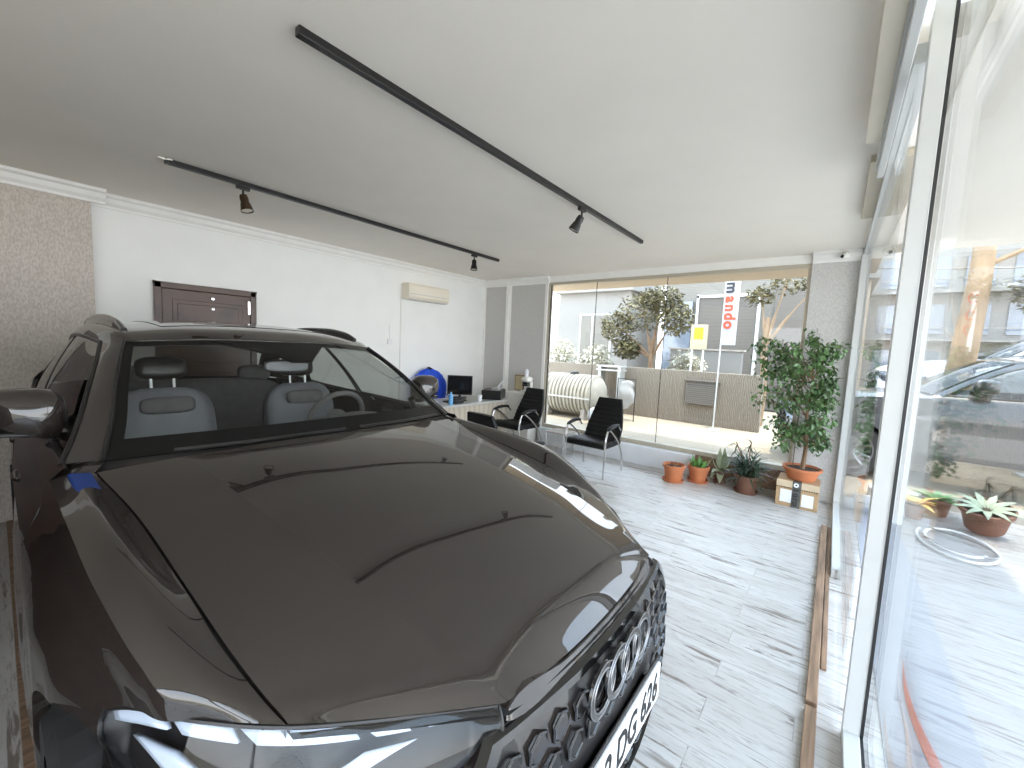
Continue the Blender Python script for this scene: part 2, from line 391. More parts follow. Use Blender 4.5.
# two textured panels and their white returns beside the far window
struct('wall_far', MB().box((-5.3,5.80,0), (-3.88,5.92,H)), M['papergrey'])
struct('trim_1', MB().box((-4.76,5.765,0), (-4.70,5.80,H-.08)).box((-4.70,5.785,0), (-4.66,5.80,H-.08)), M['cornice'])
struct('trim_2', MB().box((-3.93,5.785,0), (-3.88,5.80,H-.06)), M['cornice'])
struct('trim_3', MB().box((-5.3,5.78,0), (-5.27,5.80,H)), M['cornice'])
struct('wall_far_pier', MB().box((-.31,5.78,0), (.11,5.92,H)), M['papergrey'])
struct('wall_far_lintel', MB().box((-3.88,5.80,2.70), (-.31,5.92,H)), M['cornice'])
# low marble plinth below the window; it stops short of the pier
struct('wall_far_plinth', MB().box((-3.88,5.69,0), (-1.38,5.93,.27)), M['marble'], bevel=.006)
struct('wall_far_kerb', MB().box((-1.38,5.84,0), (-.31,5.93,.25)), M['trimwood'])
# cornice
def cornice(name, axis, a, b, at, sign):
    prof = [(0,0),(.0,-.115),(.018,-.115),(.022,-.095),(.045,-.07),(.06,-.035),(.085,-.022),(.095,0)]
    mb = MB()
    if axis == 'y': mb.prism([(at+sign*p[0], H+p[1]) for p in prof], a, b, 'y')
    else: mb.prism([(at+sign*p[0], H+p[1]) for p in prof], a, b, 'x')
    return struct(name, mb, M['cornice'])
cornice('trim_4', 'y', .57, 5.8, -5.3, 1)
cornice('trim_5', 'y', -.35, .66, -5.17, 1)
cornice('trim_6', 'x', -5.3, -3.86, 5.80, -1)
cornice('trim_7', 'x', -.31, .11, 5.78, -1)
# far window: frame, glass in three sheets
fw = MB()
for a, b in [((-3.88,5.82,.27),(-3.845,5.90,2.70)), ((-.345,5.82,.25),(-.31,5.90,2.70)), ((-3.845,5.82,2.66),(-.345,5.90,2.70)), ((-3.845,5.80,.27),(-.345,5.92,.325))]: fw.box(a, b)
w1 = struct('window_1', fw, M['alubeige'], bevel=.004)
gl = MB()
for a, b in [(-3.845,-3.02),(-3.014,-1.94),(-1.934,-.345)]: gl.box((a,5.855,.32), (b,5.863,2.67))
g = gl.build('window_pane', M['glass'], w1); 
sm = MB().box((-3.020,5.853,.32), (-3.014,5.865,2.67)).box((-1.940,5.853,.32), (-1.934,5.865,2.67)); sm.build('silicone_joint', M['gasket'], w1)
mb = MB().box((-3.845,5.83,.32), (-3.838,5.86,2.66)); mb.build('dark_gasket', M['gasket'], w1)

# glass wall on the right: far fixed pane (Y 3.8..5.78) then the sliding leaf near the camera
fr = MB()
fr.box((GX-.05,5.70,0), (GX+.03,5.78,H))            # corner post
fr.box((GX-.05,3.80,0), (GX+.00,5.70,.06))            # bottom rail
fr.box((GX-.035,2.2,2.73), (GX+.03,5.70,H))           # head rail
w2 = struct('window_2', fr, M['alu'], bevel=.004)
MB().box((GX-.022,2.22,.02), (GX-.014,5.70,2.73)).build('window_pane', M['glass'], w2)
MB().box((GX-.012,3.78,0), (GX+.002,3.83,.09)).build('rail_end_stop', M['alugrey'], w2)
lf = MB()
lf.box((GX+.0,2.14,.0), (GX+.055,2.21,2.999))        # stile of the leaf
lf.box((GX+.0,-3.0,0), (GX+.055,2.14,.07))
w3 = struct('window_3', lf, M['alu'], bevel=.003)
MB().box((GX+.055,2.15,.0), (GX+.067,2.20,2.999)).box((GX+.055,-3.0,.0), (GX+.067,2.15,.06)).build('gasket', M['gasket'], w3)
MB().box((GX+.068,-3.0,.0), (GX+.076,2.20,2.999)).build('window_pane', M['glass'], w3)
# boxes under the ceiling along the glass
struct('trim_8', MB().box((.015,-3.0,2.70), (.075,2.78,H)), M['cream'], bevel=.003)
struct('trim_9', MB().box((.085,-3.0,2.66), (.115,3.2,2.70)).box((.075,-3.0,2.70), (.12,3.2,H)), M['alu'], bevel=.003)
struct('trim_10', MB().box((.05,3.2,2.755), (GX+.13,4.40,H-.001)), M['alubeige'], bevel=.003)
# wood sill strips on the floor
struct('trim_11', MB().box((.03,2.28,0), (.075,4.9,.028)).box((.03,-3.0,0), (.075,2.25,.028)), M['trimwood'], bevel=.004)
struct('trim_12', MB().box((.08,2.6,0), (.105,4.9,.016)), M['trimwood'], bevel=.003)

# door in the left wall
dr = MB().box((-5.3,.99,0), (-5.27,1.05,2.09)).box((-5.3,1.83,0), (-5.27,1.89,2.09)).box((-5.3,.99,2.03), (-5.27,1.89,2.09))
d1 = struct('door_1', dr, M['darkwood'], bevel=.006)
lfm = MB().box((-5.298,1.05,.01), (-5.285,1.83,2.03))
for z0, z1 in ((1.25,1.93),(.15,1.1)):
    lfm.box((-5.287,1.13,z0), (-5.278,1.75,z1)); lfm.box((-5.28,1.17,z0+.04), (-5.272,1.71,z1-.04))
lfm.build('door_leaf', M['darkwood'], d1, bevel=.004)
MB().lathe([(.001,0),(.014,0),(.016,.01),(.001,.012)], (-5.272,1.47,1.97), 14, 'x').lathe([(.001,0),(.012,0),(.014,.01),(.001,.012)], (-5.272,1.47,1.86), 14, 'x').build('peephole', M['chrome'], d1, smooth=True)
MB().box((-5.272,1.80,1.83), (-5.262,1.825,1.98)).build('hinge', M['chrome'], d1, bevel=.002)
MB().tube([(-5.28,1.12,1.02),(-5.22,1.12,1.02),(-5.22,1.24,1.02)], .009).build('door_handle', M['chrome'], d1, smooth=True)

# ---- air conditioner with its cable duct
ac = empty('air_conditioner', (-5.3,4.31,2.26), label='cream split air conditioner high on the white wall', cat='air conditioner')
mb = MB().prism([(0,.0),(.15,.0),(.185,.04),(.19,.20),(.17,.24),(0,.24)], -.41, .41, 'y'); mb.build('body', M['cream'], ac, bevel=.012)
MB().box((.10,-.38,-.006), (.175,.38,.004)).build('air_outlet', M['alugrey'], ac)
MB().box((.188,-.39,.075), (.193,.39,.083)).build('panel_seam', M['alugrey'], ac)
tag(MB().box((-5.3,3.885,.0), (-5.285,3.905,2.30)).build('cable_duct', M['whiteplastic'], bevel=.003), 'thin white cable duct running down the wall from the air conditioner', 'cable duct')
sk = empty('wall_socket', (-5.3,3.70,1.60), label='small white wall socket left of the cable duct', cat='socket')
MB().box((0,-.04,-.04), (.02,.04,.04)).build('cover', M['whiteplastic'], sk, bevel=.006)
MB().box((.02,-.022,-.022), (.024,.022,.022)).build('insert', M['paperw'], sk, bevel=.004)
MB().tube([(.006,0,.04),(.006,-.005,.25)], .004).build('wire', M['whiteplastic'], sk)

# ---- ceiling tracks and spots
tag(MB().box((-1.768,.78,H-.035), (-1.732,4.36,H)).build('lighting_track', M['blk'], bevel=.003), 'longer black lighting track on the ceiling nearest the glass wall', 'lighting track')
tag(MB().box((-3.80,.79,H-.035), (-3.764,4.38,H)).build('lighting_track', M['blk'], bevel=.003), 'black lighting track on the ceiling nearer the white left wall', 'lighting track')
def spot(x, y, lab, mat, tilt, hang=.1):
    t = empty('track_spotlight', (x,y,H-.035), label=lab, cat='spotlight')
    MB().box((-.016,-.045,-.028), (.016,.045,0)).build('adapter', M['blk'], t, bevel=.003)
    MB().tube([(0,0,-.025),(0,0,-.07)], .008).build('stem', M['blk'], t)
    rot = Matrix.Rotation(R(tilt[0]), 4, 'X') @ Matrix.Rotation(R(tilt[1]), 4, 'Y')
    h = MB().lathe([(.001,.0),(.026,-.004),(.031,-.03),(.030,-.06),(.036,-.075),(.046,-.13),(.043,-.13),(.030,-.07)], (0,0,0), 24, cap=False)
    h.v = [tuple(rot @ Vector(p)+Vector((0,0,-.065))) for p in h.v]; h.build('lamp_shade', mat, t, smooth=True, angle=50)
    b = MB().lathe([(.001,-.085),(.030,-.088),(.041,-.122),(.001,-.126)], (0,0,0), 20, cap=False)
    b.v = [tuple(rot @ Vector(p)+Vector((0,0,-.065))) for p in b.v]; b.build('lamp', M['bulb'], t, smooth=True)
    return t
spot(-3.782, 1.27, 'bronze spotlight hanging from the left ceiling track, front end', M['bronze'], (8,-14))
spot(-3.782, 3.90, 'small black spotlight near the far end of the left ceiling track', M['blk'], (-6,-6))
spot(-1.75, 3.05, 'black tilted spotlight on the ceiling track nearest the glass', M['blk'], (-12,26))
ce = MB().tube([(-3.79,.76,2.798),(-3.77,.79,2.79),(-3.765,.83,2.798)], .006).build('cable_end', M['whiteplastic'], bpy.data.objects['lighting_track.001'])

# ---- two small cameras at the top of the corner post
def seccam(x, y, z, lab, d):
    t = empty('security_camera', (x,y,z), label=lab, cat='camera')
    MB().lathe([(.001,0),(.03,0),(.032,-.012),(.001,-.014)], (0,0,.045), 18).build('mount', M['whiteplastic'], t, smooth=True)
    rot = Vector(d).normalized().to_track_quat('Z', 'Y').to_matrix()
    e = MB().ell((0,0,0), (.036,.036,.052), 18, 12, .9, rot); e.build('housing', M['whiteplastic'], t, smooth=True)
    q = Vector(d).normalized()*.042
    MB().ell(tuple(q), (.02,.02,.02), 14, 8).build('camera_eye', M['screen'], t, smooth=True)
seccam(-.03,5.70,2.735, 'white security camera on the pier beside the far window, inside the glass', (-.5,-.8,-.25))
seccam(.30,5.66,2.735, 'white security camera outside the glass corner', (.35,-.8,-.25))

# ================================================================== CAR
YC = 1.03
def build_car():
    car = empty('car', (0,YC,0), label='dark grey metallic SUV with black grille filling the showroom floor', cat='car')
    P = M['paint']
    # ---------------- hood
    C0 = [(-1.80,0,1.163),(-1.83,.30,1.157),(-1.88,.60,1.137)]
    hood_c = [C0,
        [(-1.52,0,1.136),(-1.54,.28,1.128),(-1.57,.57,1.101)],
        [(-1.08,0,1.079),(-1.09,.26,1.071),(-1.12,.526,1.041)],
        [(-.79,0,1.021),(-.80,.24,1.014),(-.83,.488,.986)],
        [(-.61,0,.970),(-.62,.22,.965),(-.65,.455,.940)],
        [(-.505,0,.922),(-.513,.21,.919),(-.535,.428,.906)],
        [(-.44,0,.868),(-.447,.21,.868),(-.467,.41,.874)]]
    hood_o = [[(-1.88,.60,1.137),(-1.92,.73,1.123),(-1.95,.830,1.108)],
        [(-1.57,.57,1.101),(-1.60,.69,1.080),(-1.62,.790,1.056)],
        [(-1.12,.526,1.041),(-1.15,.65,1.014),(-1.18,.766,.988)],
        [(-.83,.488,.986),(-.88,.62,.955),(-.92,.745,.928)],
        [(-.65,.455,.940),(-.73,.60,.912),(-.81,.727,.892)],
        [(-.535,.428,.906),(-.655,.58,.893),(-.770,.719,.880)],
        [(-.467,.41,.874),(-.60,.555,.867),(-.745,.714,.869)]]
    mb = MB(); A = surf(fullnet(hood_c), 8, 8); B = surf(hood_o, 8, 9)
    mb.grid(A); mb.grid(B); mb.grid(mir(B), True)
    # rolled front lip
    front = np.concatenate([mir(B[-1])[::-1], A[-1], B[-1]]); lip = front.copy(); lip[:,2] -= .007; lip[:,0] -= .004
    mb.grid([front, lip])
    side = B[:, -1]; s2 = side.copy(); s2[:,2] -= .02; mb.grid([side, s2]); mb.grid([mir(side), mir(s2)])
    hood = mb.build('hood', P, car, smooth=True, merge=2e-4, angle=24)
    # ---------------- fenders
    fen = [[(-1.95,.836,1.108),(-1.98,.890,1.110),(-2.0,.936,1.092)],
        [(-1.62,.796,1.056),(-1.60,.868,1.086),(-1.58,.930,1.072)],
        [(-1.18,.772,.988),(-1.19,.848,1.030),(-1.20,.912,1.020)],
        [(-.92,.751,.923),(-.965,.818,.950),(-1.01,.880,.948)],
        [(-.80,.731,.888),(-.862,.793,.903),(-.935,.855,.904)],
        [(-.750,.719,.872),(-.815,.772,.874),(-.893,.823,.869)]]
    FT = surf(fen, 16, 6); SH = FT[:, -1]          # shoulder curve
    Tc = cr1([(-.482,.415,.863),(-.527,.465,.862),(-.648,.605,.861),(-.748,.718,.868),(-.895,.825,.866),(-1.05,.892,.844),(-1.13,.920,.812)], 8)   # headlight top edge
    Lc = cr1([(-.468,.43,.80),(-.495,.49,.735),(-.56,.61,.685),(-.66,.73,.668),(-.84,.850,.675),(-1.0,.903,.70),(-1.12,.924,.742)], 8)
    XS = np.arange(-5.10, -.80, .005)
    def sm_(v, k=31):
        p = np.concatenate([[v[0]]*k, v, [v[-1]]*k]); w_ = np.hanning(2*k+1)[1:-1]; w_ /= w_.sum(); q = np.convolve(p, w_, 'same'); return q[k:-k]
    o_ = np.argsort(SH[:,0]); sx_ = np.r_[[-4.95,-4.7,-4.3,-3.6,-2.8], SH[o_,0]]
    SW = sm_(np.interp(XS, sx_, np.r_[[.62,.80,.90,.945,.945], SH[o_,1]]), 14); SZ = sm_(np.interp(XS, sx_, np.r_[[1.10,1.13,1.14,1.12,1.10], SH[o_,2]]), 14)
    SW = np.where(XS > -1.9, np.interp(XS, sx_, np.r_[[.62,.80,.90,.945,.945], SH[o_,1]]), SW); SZ = np.where(XS > -1.9, np.interp(XS, sx_, np.r_[[1.10,1.13,1.14,1.12,1.10], SH[o_,2]]), SZ)
    OW = sm_(np.interp(XS, [-5.02,-4.95,-4.7,-4.3,-3.6,-2.8,-2.0,-1.5,-1.3,-1.13,-1.0,-.93,-.89], [.40,.66,.87,.97,1.0,1.01,1.01,1.008,.988,.930,.880,.850,.822]), 12)
    def shoulder(x): return np.interp(x, XS, SW), np.interp(x, XS, SZ)
    def outline(x): return np.interp(x, XS, OW)
    def flank_w(x, z):
        ws, zs = shoulder(x); d = max(0, zs-z)
        t = min(1, d/.24); t = t*t*(3-2*t); w = ws+(outline(x)-ws)*t+.004*math.sin(min(1, d/.1)*PI)
        w -= .018*math.exp(-((z-.74)/.10)**2)*np.interp(x, [-4,-3.6,-2.2,-1.9], [0,1,1,0])
        w += .012*math.exp(-((z-.40)/.09)**2)*np.interp(x, [-4,-3.6,-2.2,-1.7], [0,1,1,0])
        if z < .33: w -= (.33-z)*.35
        return w
    AX = (-1.26, -4.08); AR = .405; AZ = .36
    def zbot(x):
        z = .22
        for a in AX:
            if abs(x-a) < AR: z = max(z, AZ+math.sqrt(AR**2-(x-a)**2)-0.0)
        if x > -1.13: z = float(np.interp(-x, -Tc[:,0], Tc[:,2]))-.0
        return z
    def flank(x0, x1, n, name, side, nz=14, xs=None):
        g = []
        if xs is None: xs = np.linspace(x0, x1, n)
        for x in xs:
            w, zs = shoulder(x); zb = min(zbot(x), zs-.004); zz = zs+(zb-zs)*np.linspace(0, 1, nz)**1.0
            col = [(x, side*flank_w(x, z), z) for z in zz]
            col.append((x, side*(flank_w(x, zz[-1])-.03), zz[-1]+.004)); g.append(col)
        return g
    for sd in (1, -1):
        mb = MB(); F = FT if sd > 0 else mir(FT); mb.grid(F)
        g = flank(-2.0, -.90, 90, 'fender', sd, 18, SH[:,0])
        for q_, c_ in enumerate(g): c_[0] = (SH[q_,0], sd*SH[q_,1], SH[q_,2])
        mb.grid(g)
        e = F[:,0].copy(); e2 = e.copy(); e2[:,2] -= .03; mb.grid([e, e2])
        mb.build('fender', P, car, smooth=True, merge=1.5e-3, angle=30)
    # hood gap liner and dark body core
    mb = MB()
    gp = B[:-9, -1].copy(); a = gp.copy(); a[:,1] -= .03; a[:,2] -= .014; b = gp.copy(); b[:,1] += .03; b[:,2] -= .014
    mb.grid([a, b]); mb.grid([mir(a), mir(b)])
    fr1 = np.concatenate([mir(B[-1])[::-1], A[-1], B[-1]]); a = fr1.copy(); a[:,0] -= .04; a[:,2] -= .016; b = fr1.copy(); b[:,0] += .012; b[:,2] -= .02
    mb.grid([a, b])
    mb.box((-4.7,-.60,.20), (-.62,.60,.50)); mb.box((-1.85,-.60,.45), (-.75,.60,.80)); mb.box((-3.6,-.86,.20), (-1.75,.86,.34)); mb.box((-4.85,-.7,.30), (-4.55,.7,.9))
    mb.build('under_body', M['dark'], car)
    # ---------------- doors and rear quarters
    for sd in (1, -1):
        for (x0, x1, nm) in ((-3.02,-2.006,'front_door'), (-3.95,-3.026,'rear_door')):
            mb = MB(); g = flank(x0, x1, 40, nm, sd)
            mb.grid(g)
            top = np.array([c[0] for c in g]); t2 = top.copy(); t2[:,1] -= sd*.035; t2[:,2] += .035; mb.grid([top, t2])
            for k in (0, -1):
                e = np.array(g[k]); e2 = e.copy(); e2[:,1] -= sd*.05; mb.grid([e, e2])
            d = mb.build(nm, P, car, smooth=True, merge=1e-4, angle=35)
            xm = x0+.14; w = flank_w(xm, .93)
            MB().tube([(xm-.02,sd*(w-.008),.93),(xm+.02,sd*(w+.004),.932),(xm+.15,sd*(w+.004),.935),(xm+.18,sd*(w-.008),.935)], .010).build('door_handle', M['paint'], d, smooth=True)
        mb = MB(); g = flank(-4.95, -3.956, 50, 'q', sd); mb.grid(g)
        top = np.array([c[0] for c in g]); t2 = top.copy(); t2[:,1] -= sd*.035; t2[:,2] += .035; mb.grid([top, t2])
        mb.build('rear_quarter_panel', P, car, smooth=True, merge=1e-4, angle=35)
        # sill trim
        MB().box((-3.66,sd*.89,.20), (-1.68,sd*.965,.27)).build('side_sill', M['blk'], car, bevel=.02)
    # ---------------- front bumper (body colour)
    cols = []
    # columns from centre to the arch; rows top -> bottom
    topc = [(-.437,0,.857),(-.443,.2,.857),(-.463,.40,.861)]+[tuple(Lc[i]) for i in (0,8,16,24,32,40,48)]
    mid1 = [(-.412,0,.80),(-.418,.2,.80),(-.440,.40,.80),(-.452,.46,.77),(-.475,.53,.715),(-.535,.645,.665),(-.63,.76,.645),(-.82,.875,.65),(-.96,.918,.665),(-1.06,.934,.735)]
    mid2 = [(-.385,0,.68),(-.392,.2,.68),(-.416,.40,.68),(-.425,.46,.66),(-.455,.55,.63),(-.515,.665,.60),(-.60,.775,.58),(-.78,.885,.57),(-.90,.925,.57),(-.965,.938,.63)]
    mid3 = [(-.378,0,.50),(-.385,.2,.50),(-.410,.40,.50),(-.425,.48,.50),(-.45,.56,.50),(-.51,.68,.48),(-.60,.785,.46),(-.74,.88,.45),(-.83,.92,.45),(-.885,.936,.50)]
    mid4 = [(-.385,0,.36),(-.392,.2,.36),(-.418,.40,.36),(-.43,.48,.35),(-.46,.58,.35),(-.52,.68,.34),(-.60,.78,.33),(-.72,.87,.32),(-.80,.915,.32),(-.862,.93,.36)]
    bot = [(-.44,0,.22),(-.447,.2,.22),(-.47,.40,.22),(-.48,.48,.21),(-.51,.58,.21),(-.57,.67,.21),(-.64,.76,.20),(-.75,.85,.20),(-.82,.89,.20),(-.875,.905,.22)]
    net = [topc, mid1, mid2, mid3, mid4, bot]
    S = surf(net, 8, 6)
    mb = MB(); mb.grid(S); mb.grid(mir(S), True)
    t = S[0].copy(); t[:,2] += .001; t[:,0] -= .03; mb.grid([t, S[0]]); mb.grid([mir(t), mir(S[0])])
    bump = mb.build('front_bumper', P, car, smooth=True, merge=1.5e-3, angle=35)
    # bumper front surface lookup (x as function of w, z)
    def fx(w, z):
        zz = np.linspace(.18, .90, 73); xz = np.interp(zz, [.22,.36,.50,.68,.80,.86], [-.44,-.388,-.378,-.385,-.412,-.440])
        ww = np.linspace(0, 1, 101); ow = np.interp(ww, [0,.2,.4,.48,.56,.68,.78,.88,.92], [0,.007,.031,.046,.072,.132,.220,.38,.50])
        k = np.hanning(11)[1:-1]; k /= k.sum(); p = np.convolve(np.r_[[xz[0]]*9, xz, [xz[-1]]*9], k, 'same')[9:-9]; q = np.convolve(np.r_[ow[9:0:-1], ow, [ow[-1]]*9], k, 'same')[9:-9]
        return float(np.interp(z, zz, p)-np.interp(abs(w), ww, q))
    # ---------------- grille
    oct_ = [(-.47,.838),(.47,.838),(.62,.67),(.60,.50),(.47,.345),(-.47,.345),(-.60,.50),(-.62,.67)]
    def ring(sc, off, n=14):
        c = (0,.58); out = []
        for i in range(8):
            a, b = oct_[i], oct_[(i+1)%8]
            for k in range(n):
                t = k/n; w = (a[0]+(b[0]-a[0])*t)*sc[0]; z = c[1]+((a[1]+(b[1]-a[1])*t)-c[1])*sc[1]
                out.append((fx(w, z)+off, w, z))
        return np.array(out+[out[0]])
    mb = MB()
    r0 = ring((1.0,1.0), .002); r1 = ring((.992,.985), .020); r2 = ring((.955,.93), .020); r3 = ring((.945,.915), .004)
    mb.grid([r0, r1, r2, r3])
    gr = mb.build('grille', M['blkgloss'], car, smooth=True, angle=30, merge=1e-4)
    # backing
    back = []
    for i in range(21):
        z = .838-.493*i/20; row = []
        hw = np.interp(z, [.345,.50,.67,.838], [.47,.60,.62,.47])*.97
        for k in range(41):
            w = hw*(-1+2*k/40); row.append((fx(w, z)+.005, w, z))
        back.append(row)
    MB().grid(back).build('grille_backing', M['blk'], gr, smooth=True)
    # honeycomb of open cells
    hc = MB(); s = .068; rows = 8
    for r_ in range(rows):
        z = .822-r_*s*.95
        for c_ in range(-9, 10):
            w = (c_+(.5 if r_ % 2 else 0))*s*1.15
            hw = np.interp(z, [.345,.50,.67,.838], [.47,.60,.62,.47])*.93
            if abs(w)+.036 > hw or z < .385 or z > .802: continue
            if abs(w) < .30 and .50 < z < .64: continue
            a = []; b = []; c = []
            for k in range(7):
                an = PI/6+k*PI/3; ca, sa = math.cos(an), math.sin(an)
                a.append((fx(w, z)+.010, w+ca*.039, z+sa*.037)); b.append((fx(w, z)+.012, w+ca*.034, z+sa*.032)); c.append((fx(w, z)+.004, w+ca*.028, z+sa*.026))
            hc.cur = 0; hc.grid([a, b, c]); hc.cur = 1; hc.tube([(p[0]+.0005, p[1], p[2]) for p in b[1:6]], .0010, 5, cap=False)
    hc.build('honeycomb_mesh', [M['blkgloss'], M['rim']], gr)
    # four interlocked rings
    for k in range(4):
        w0 = (k-1.5)*.084; zc = .762; p = []
        xr = fx(w0, zc)+.026
        def circ(r_, dx): return [(xr+dx-.16*r_*math.sin(a)*0, w0+r_*math.cos(a), zc+r_*math.sin(a)) for a in np.linspace(0, 2*PI, 41)]
        bg_ = MB().grid([circ(.069,-.004), circ(.067,.004), circ(.053,.004), circ(.051,-.004)]).build('badge_ring', M['blkgloss'], gr, smooth=True, angle=30)
        MB().tube(circ(.068,.004), .0016, 6, cap=False).tube(circ(.052,.004), .0022, 6, cap=False).build('ring_outline', M['rim'], bg_, smooth=True)
    # lower black air intakes
    for sd in (1,-1):
        pl = [(.55,.44),(.80,.50),(.83,.36),(.55,.27)]
        o = []
        for i in range(4):
            a, b = pl[i], pl[(i+1)%4]
            for k in range(8):
                t = k/8; o.append((a[0]+(b[0]-a[0])*t, a[1]+(b[1]-a[1])*t))
        c = (sum(p[0] for p in o)/len(o), sum(p[1] for p in o)/len(o))
        g = []
        for f_, off in ((1,.004),(.9,.012),(.5,.006),(.02,.006)):
            g.append([(fx(c[0]+(p[0]-c[0])*f_, c[1]+(p[1]-c[1])*f_)+off, sd*(c[0]+(p[0]-c[0])*f_), c[1]+(p[1]-c[1])*f_) for p in o+[o[0]]])
        MB().grid(g).build('air_intake', M['blkgloss'], car, smooth=True)
    MB().grid([[(fx(w, .27)+.012, w, .29) for w in np.linspace(-.6,.6,20)],[(fx(w, .24)+.03, w, .262) for w in np.linspace(-.6,.6,20)],[(fx(w, .22)+.01, w, .235) for w in np.linspace(-.6,.6,20)]]).build('front_splitter', M['blkgloss'], car, smooth=True)
    # ---------------- number plate
    pz0, pz1 = .490, .612; px = fx(0, .55)+.026
    pl = MB().box((px-.012,-.262,pz0), (px,.262,pz1)).build('number_plate', M['plate'], car, bevel=.004)
    pl['label'] = 'white number plate with black letters DG 626'
    MB().box((px,-.255,pz0+.005), (px+.0008,-.215,pz1-.005)).build('country_band', M['plateblue'], pl)
    mw = Matrix.Translation((px+.0012,.022,(pz0+pz1)/2)) @ Matrix.Rotation(R(90),4,'Z') @ Matrix.Rotation(R(90),4,'X')
    text_mesh('plate_characters', '02 DG 626', .125, M['ink'], pl, mw, .0006, .0022, ext=.43)
    MB().box((px-.016,-.275,pz0-.02), (px-.010,.275,pz1+.012)).box((px-.03,-.2,pz0), (px-.012,.2,pz1-.02)).build('plate_holder', M['blk'], pl, bevel=.004)
    # ---------------- headlights
    for sd in (1,-1):
        T = Tc.copy(); Lo = Lc.copy(); n = len(T)
        rows = []
        for t in np.linspace(0, 1, 9):
            r_ = T*(1-t)+Lo*t; nrm = np.array([[.8,.35,.3]]); bulge = .022*math.sin(PI*t)
            r_ = r_+nrm*bulge; rows.append(r_)
        G = np.array(rows)
        def hp(u, v, inset):
            i = u*(n-1); a = int(min(n-2, i)); fu = i-a; j = v*8; b = int(min(7, j)); fv = j-b
            p = (G[b,a]*(1-fu)+G[b,a+1]*fu)*(1-fv)+(G[b+1,a]*(1-fu)+G[b+1,a+1]*fu)*fv
            return p+np.array([-.8,-.45,-.25])*inset
        f = (lambda a: a) if sd > 0 else mir
        hsg = MB()
        inner = np.array([[hp(u, v, .055*math.sin(PI*min(1,max(0,v)))**.4*min(1, u*9, (1-u)*9)+.004) for u in np.linspace(0,1,60)] for v in np.linspace(0,1,10)])
        hsg.grid(f(inner))
        hl = hsg.build('headlight', M['blk'], car, smooth=True)
        lens = MB(); lens.grid(f(G+np.array([.0,0,0]))); lens.build('headlight_lens', M['lens'], hl, smooth=True)
        rim = MB(); loop = np.concatenate([G[0], G[:, -1], G[-1][::-1], G[:,0][::-1]])
        rim.tube([tuple(p) for p in f(loop)], .0045, 6, cap=False); rim.build('headlight_seal', M['blk'], hl, smooth=True)
        def quad(uv, inset, mat, name, thick=.01, m=5):
            a, b, c, d = uv; rows = []
            for i in range(m+1):
                s_ = i/m; l0 = (a[0]+(b[0]-a[0])*s_, a[1]+(b[1]-a[1])*s_); l1 = (d[0]+(c[0]-d[0])*s_, d[1]+(c[1]-d[1])*s_)
                rows.append([hp(l0[0]+(l1[0]-l0[0])*q, l0[1]+(l1[1]-l0[1])*q, inset) for q in (0, .33, .66, 1)])
            MB().grid(f(np.array(rows))).build(name, mat, hl, smooth=True, solid=thick)
        # daytime light segments along the top (u from the inner tip outwards)
        for (u0, u1) in ((.965,.745),(.725,.60),(.585,.375),(.36,.28),(.265,.06)):
            quad([(u0,.05),(u1,.05),(u1-.012,.165),(u0-.03,.24 if u0 > .9 else .165)], .017, M['drl'], 'light_segment')
        for uv in ([(.83,.34),(.71,.34),(.62,.54),(.71,.58)], [(.36,.28),(.26,.26),(.40,.47),(.47,.48)]):
            quad(uv, .022, M['drl'], 'light_segment')
        q = hp(.52, .50, .03)
        c0 = np.array([q[0], sd*q[1], q[2]])
        pj = MB(); pj.lathe([(.001,.018),(.022,.012),(.030,0),(.036,0),(.036,-.03)], (0,0,0), 20, 'x', cap=False)
        ro = Matrix.Rotation(sd*R(25),3,'Z'); pj.v = [tuple(ro @ Vector(p)+Vector(c0)) for p in pj.v]; pj.build('projector_lamp', M['screen'], hl, smooth=True)
        pr = MB(); rr = [tuple(ro @ Vector((.002, .037*math.cos(a), .037*math.sin(a)))+Vector(c0)) for a in np.linspace(0, 2*PI, 25)]
        pr.tube(rr, .003, 6, cap=False); pr.build('projector_ring', M['silver'], hl, smooth=True)
    # ---------------- windshield, cowl, wipers
    wsn = [[(-1.84,0,1.160),(-1.87,.40,1.154),(-2.0,.805,1.134)], [(-2.00,0,1.275),(-2.03,.385,1.270),(-2.165,.757,1.250)], [(-2.17,0,1.388),(-2.20,.37,1.382),(-2.33,.722,1.362)],
        [(-2.34,0,1.490),(-2.37,.35,1.485),(-2.50,.682,1.462)], [(-2.50,0,1.572),(-2.53,.33,1.569),(-2.66,.642,1.546)]]
    W = surf(fullnet(wsn), 8, 10)
    ws = MB().grid(W).build('windshield', M['carglass'], car, smooth=True, angle=180)
    # black ceramic band around the glass (thin frame following the glass)
    def band(P_, name):
        nv, nu = P_.shape[:2]
        mb = MB(); off = np.array([-.004,0,-.004])
        Q = P_+off
        rows_b = int(nv*.13); mb.grid(Q[:rows_b+1]); mb.grid(Q[-3:])
        mb.grid(Q[rows_b:-2, :2]); mb.grid(Q[rows_b:-2, -2:])
        return mb.build(name, M['frit'], ws, smooth=True, merge=1e-4)
    band(W, 'glass_band')
    # sensor pod behind the mirror
    MB().grid([[(-2.515,-.34,1.560),(-2.505,-.05,1.566),(-2.51,.24,1.562)],[(-2.45,-.20,1.532),(-2.44,.0,1.536),(-2.445,.19,1.533)],[(-2.37,-.05,1.490),(-2.365,.03,1.492),(-2.368,.12,1.490)],[(-2.33,-.02,1.468),(-2.33,.03,1.468),(-2.33,.09,1.468)]]).build('sensor_cover', M['frit'], ws, solid=.012)
    mir_in = MB().ell((-2.45,.0,1.435), (.018,.125,.038), 20, 10, .6); rm = mir_in.build('rear_view_mirror', M['blk'], car, smooth=True)
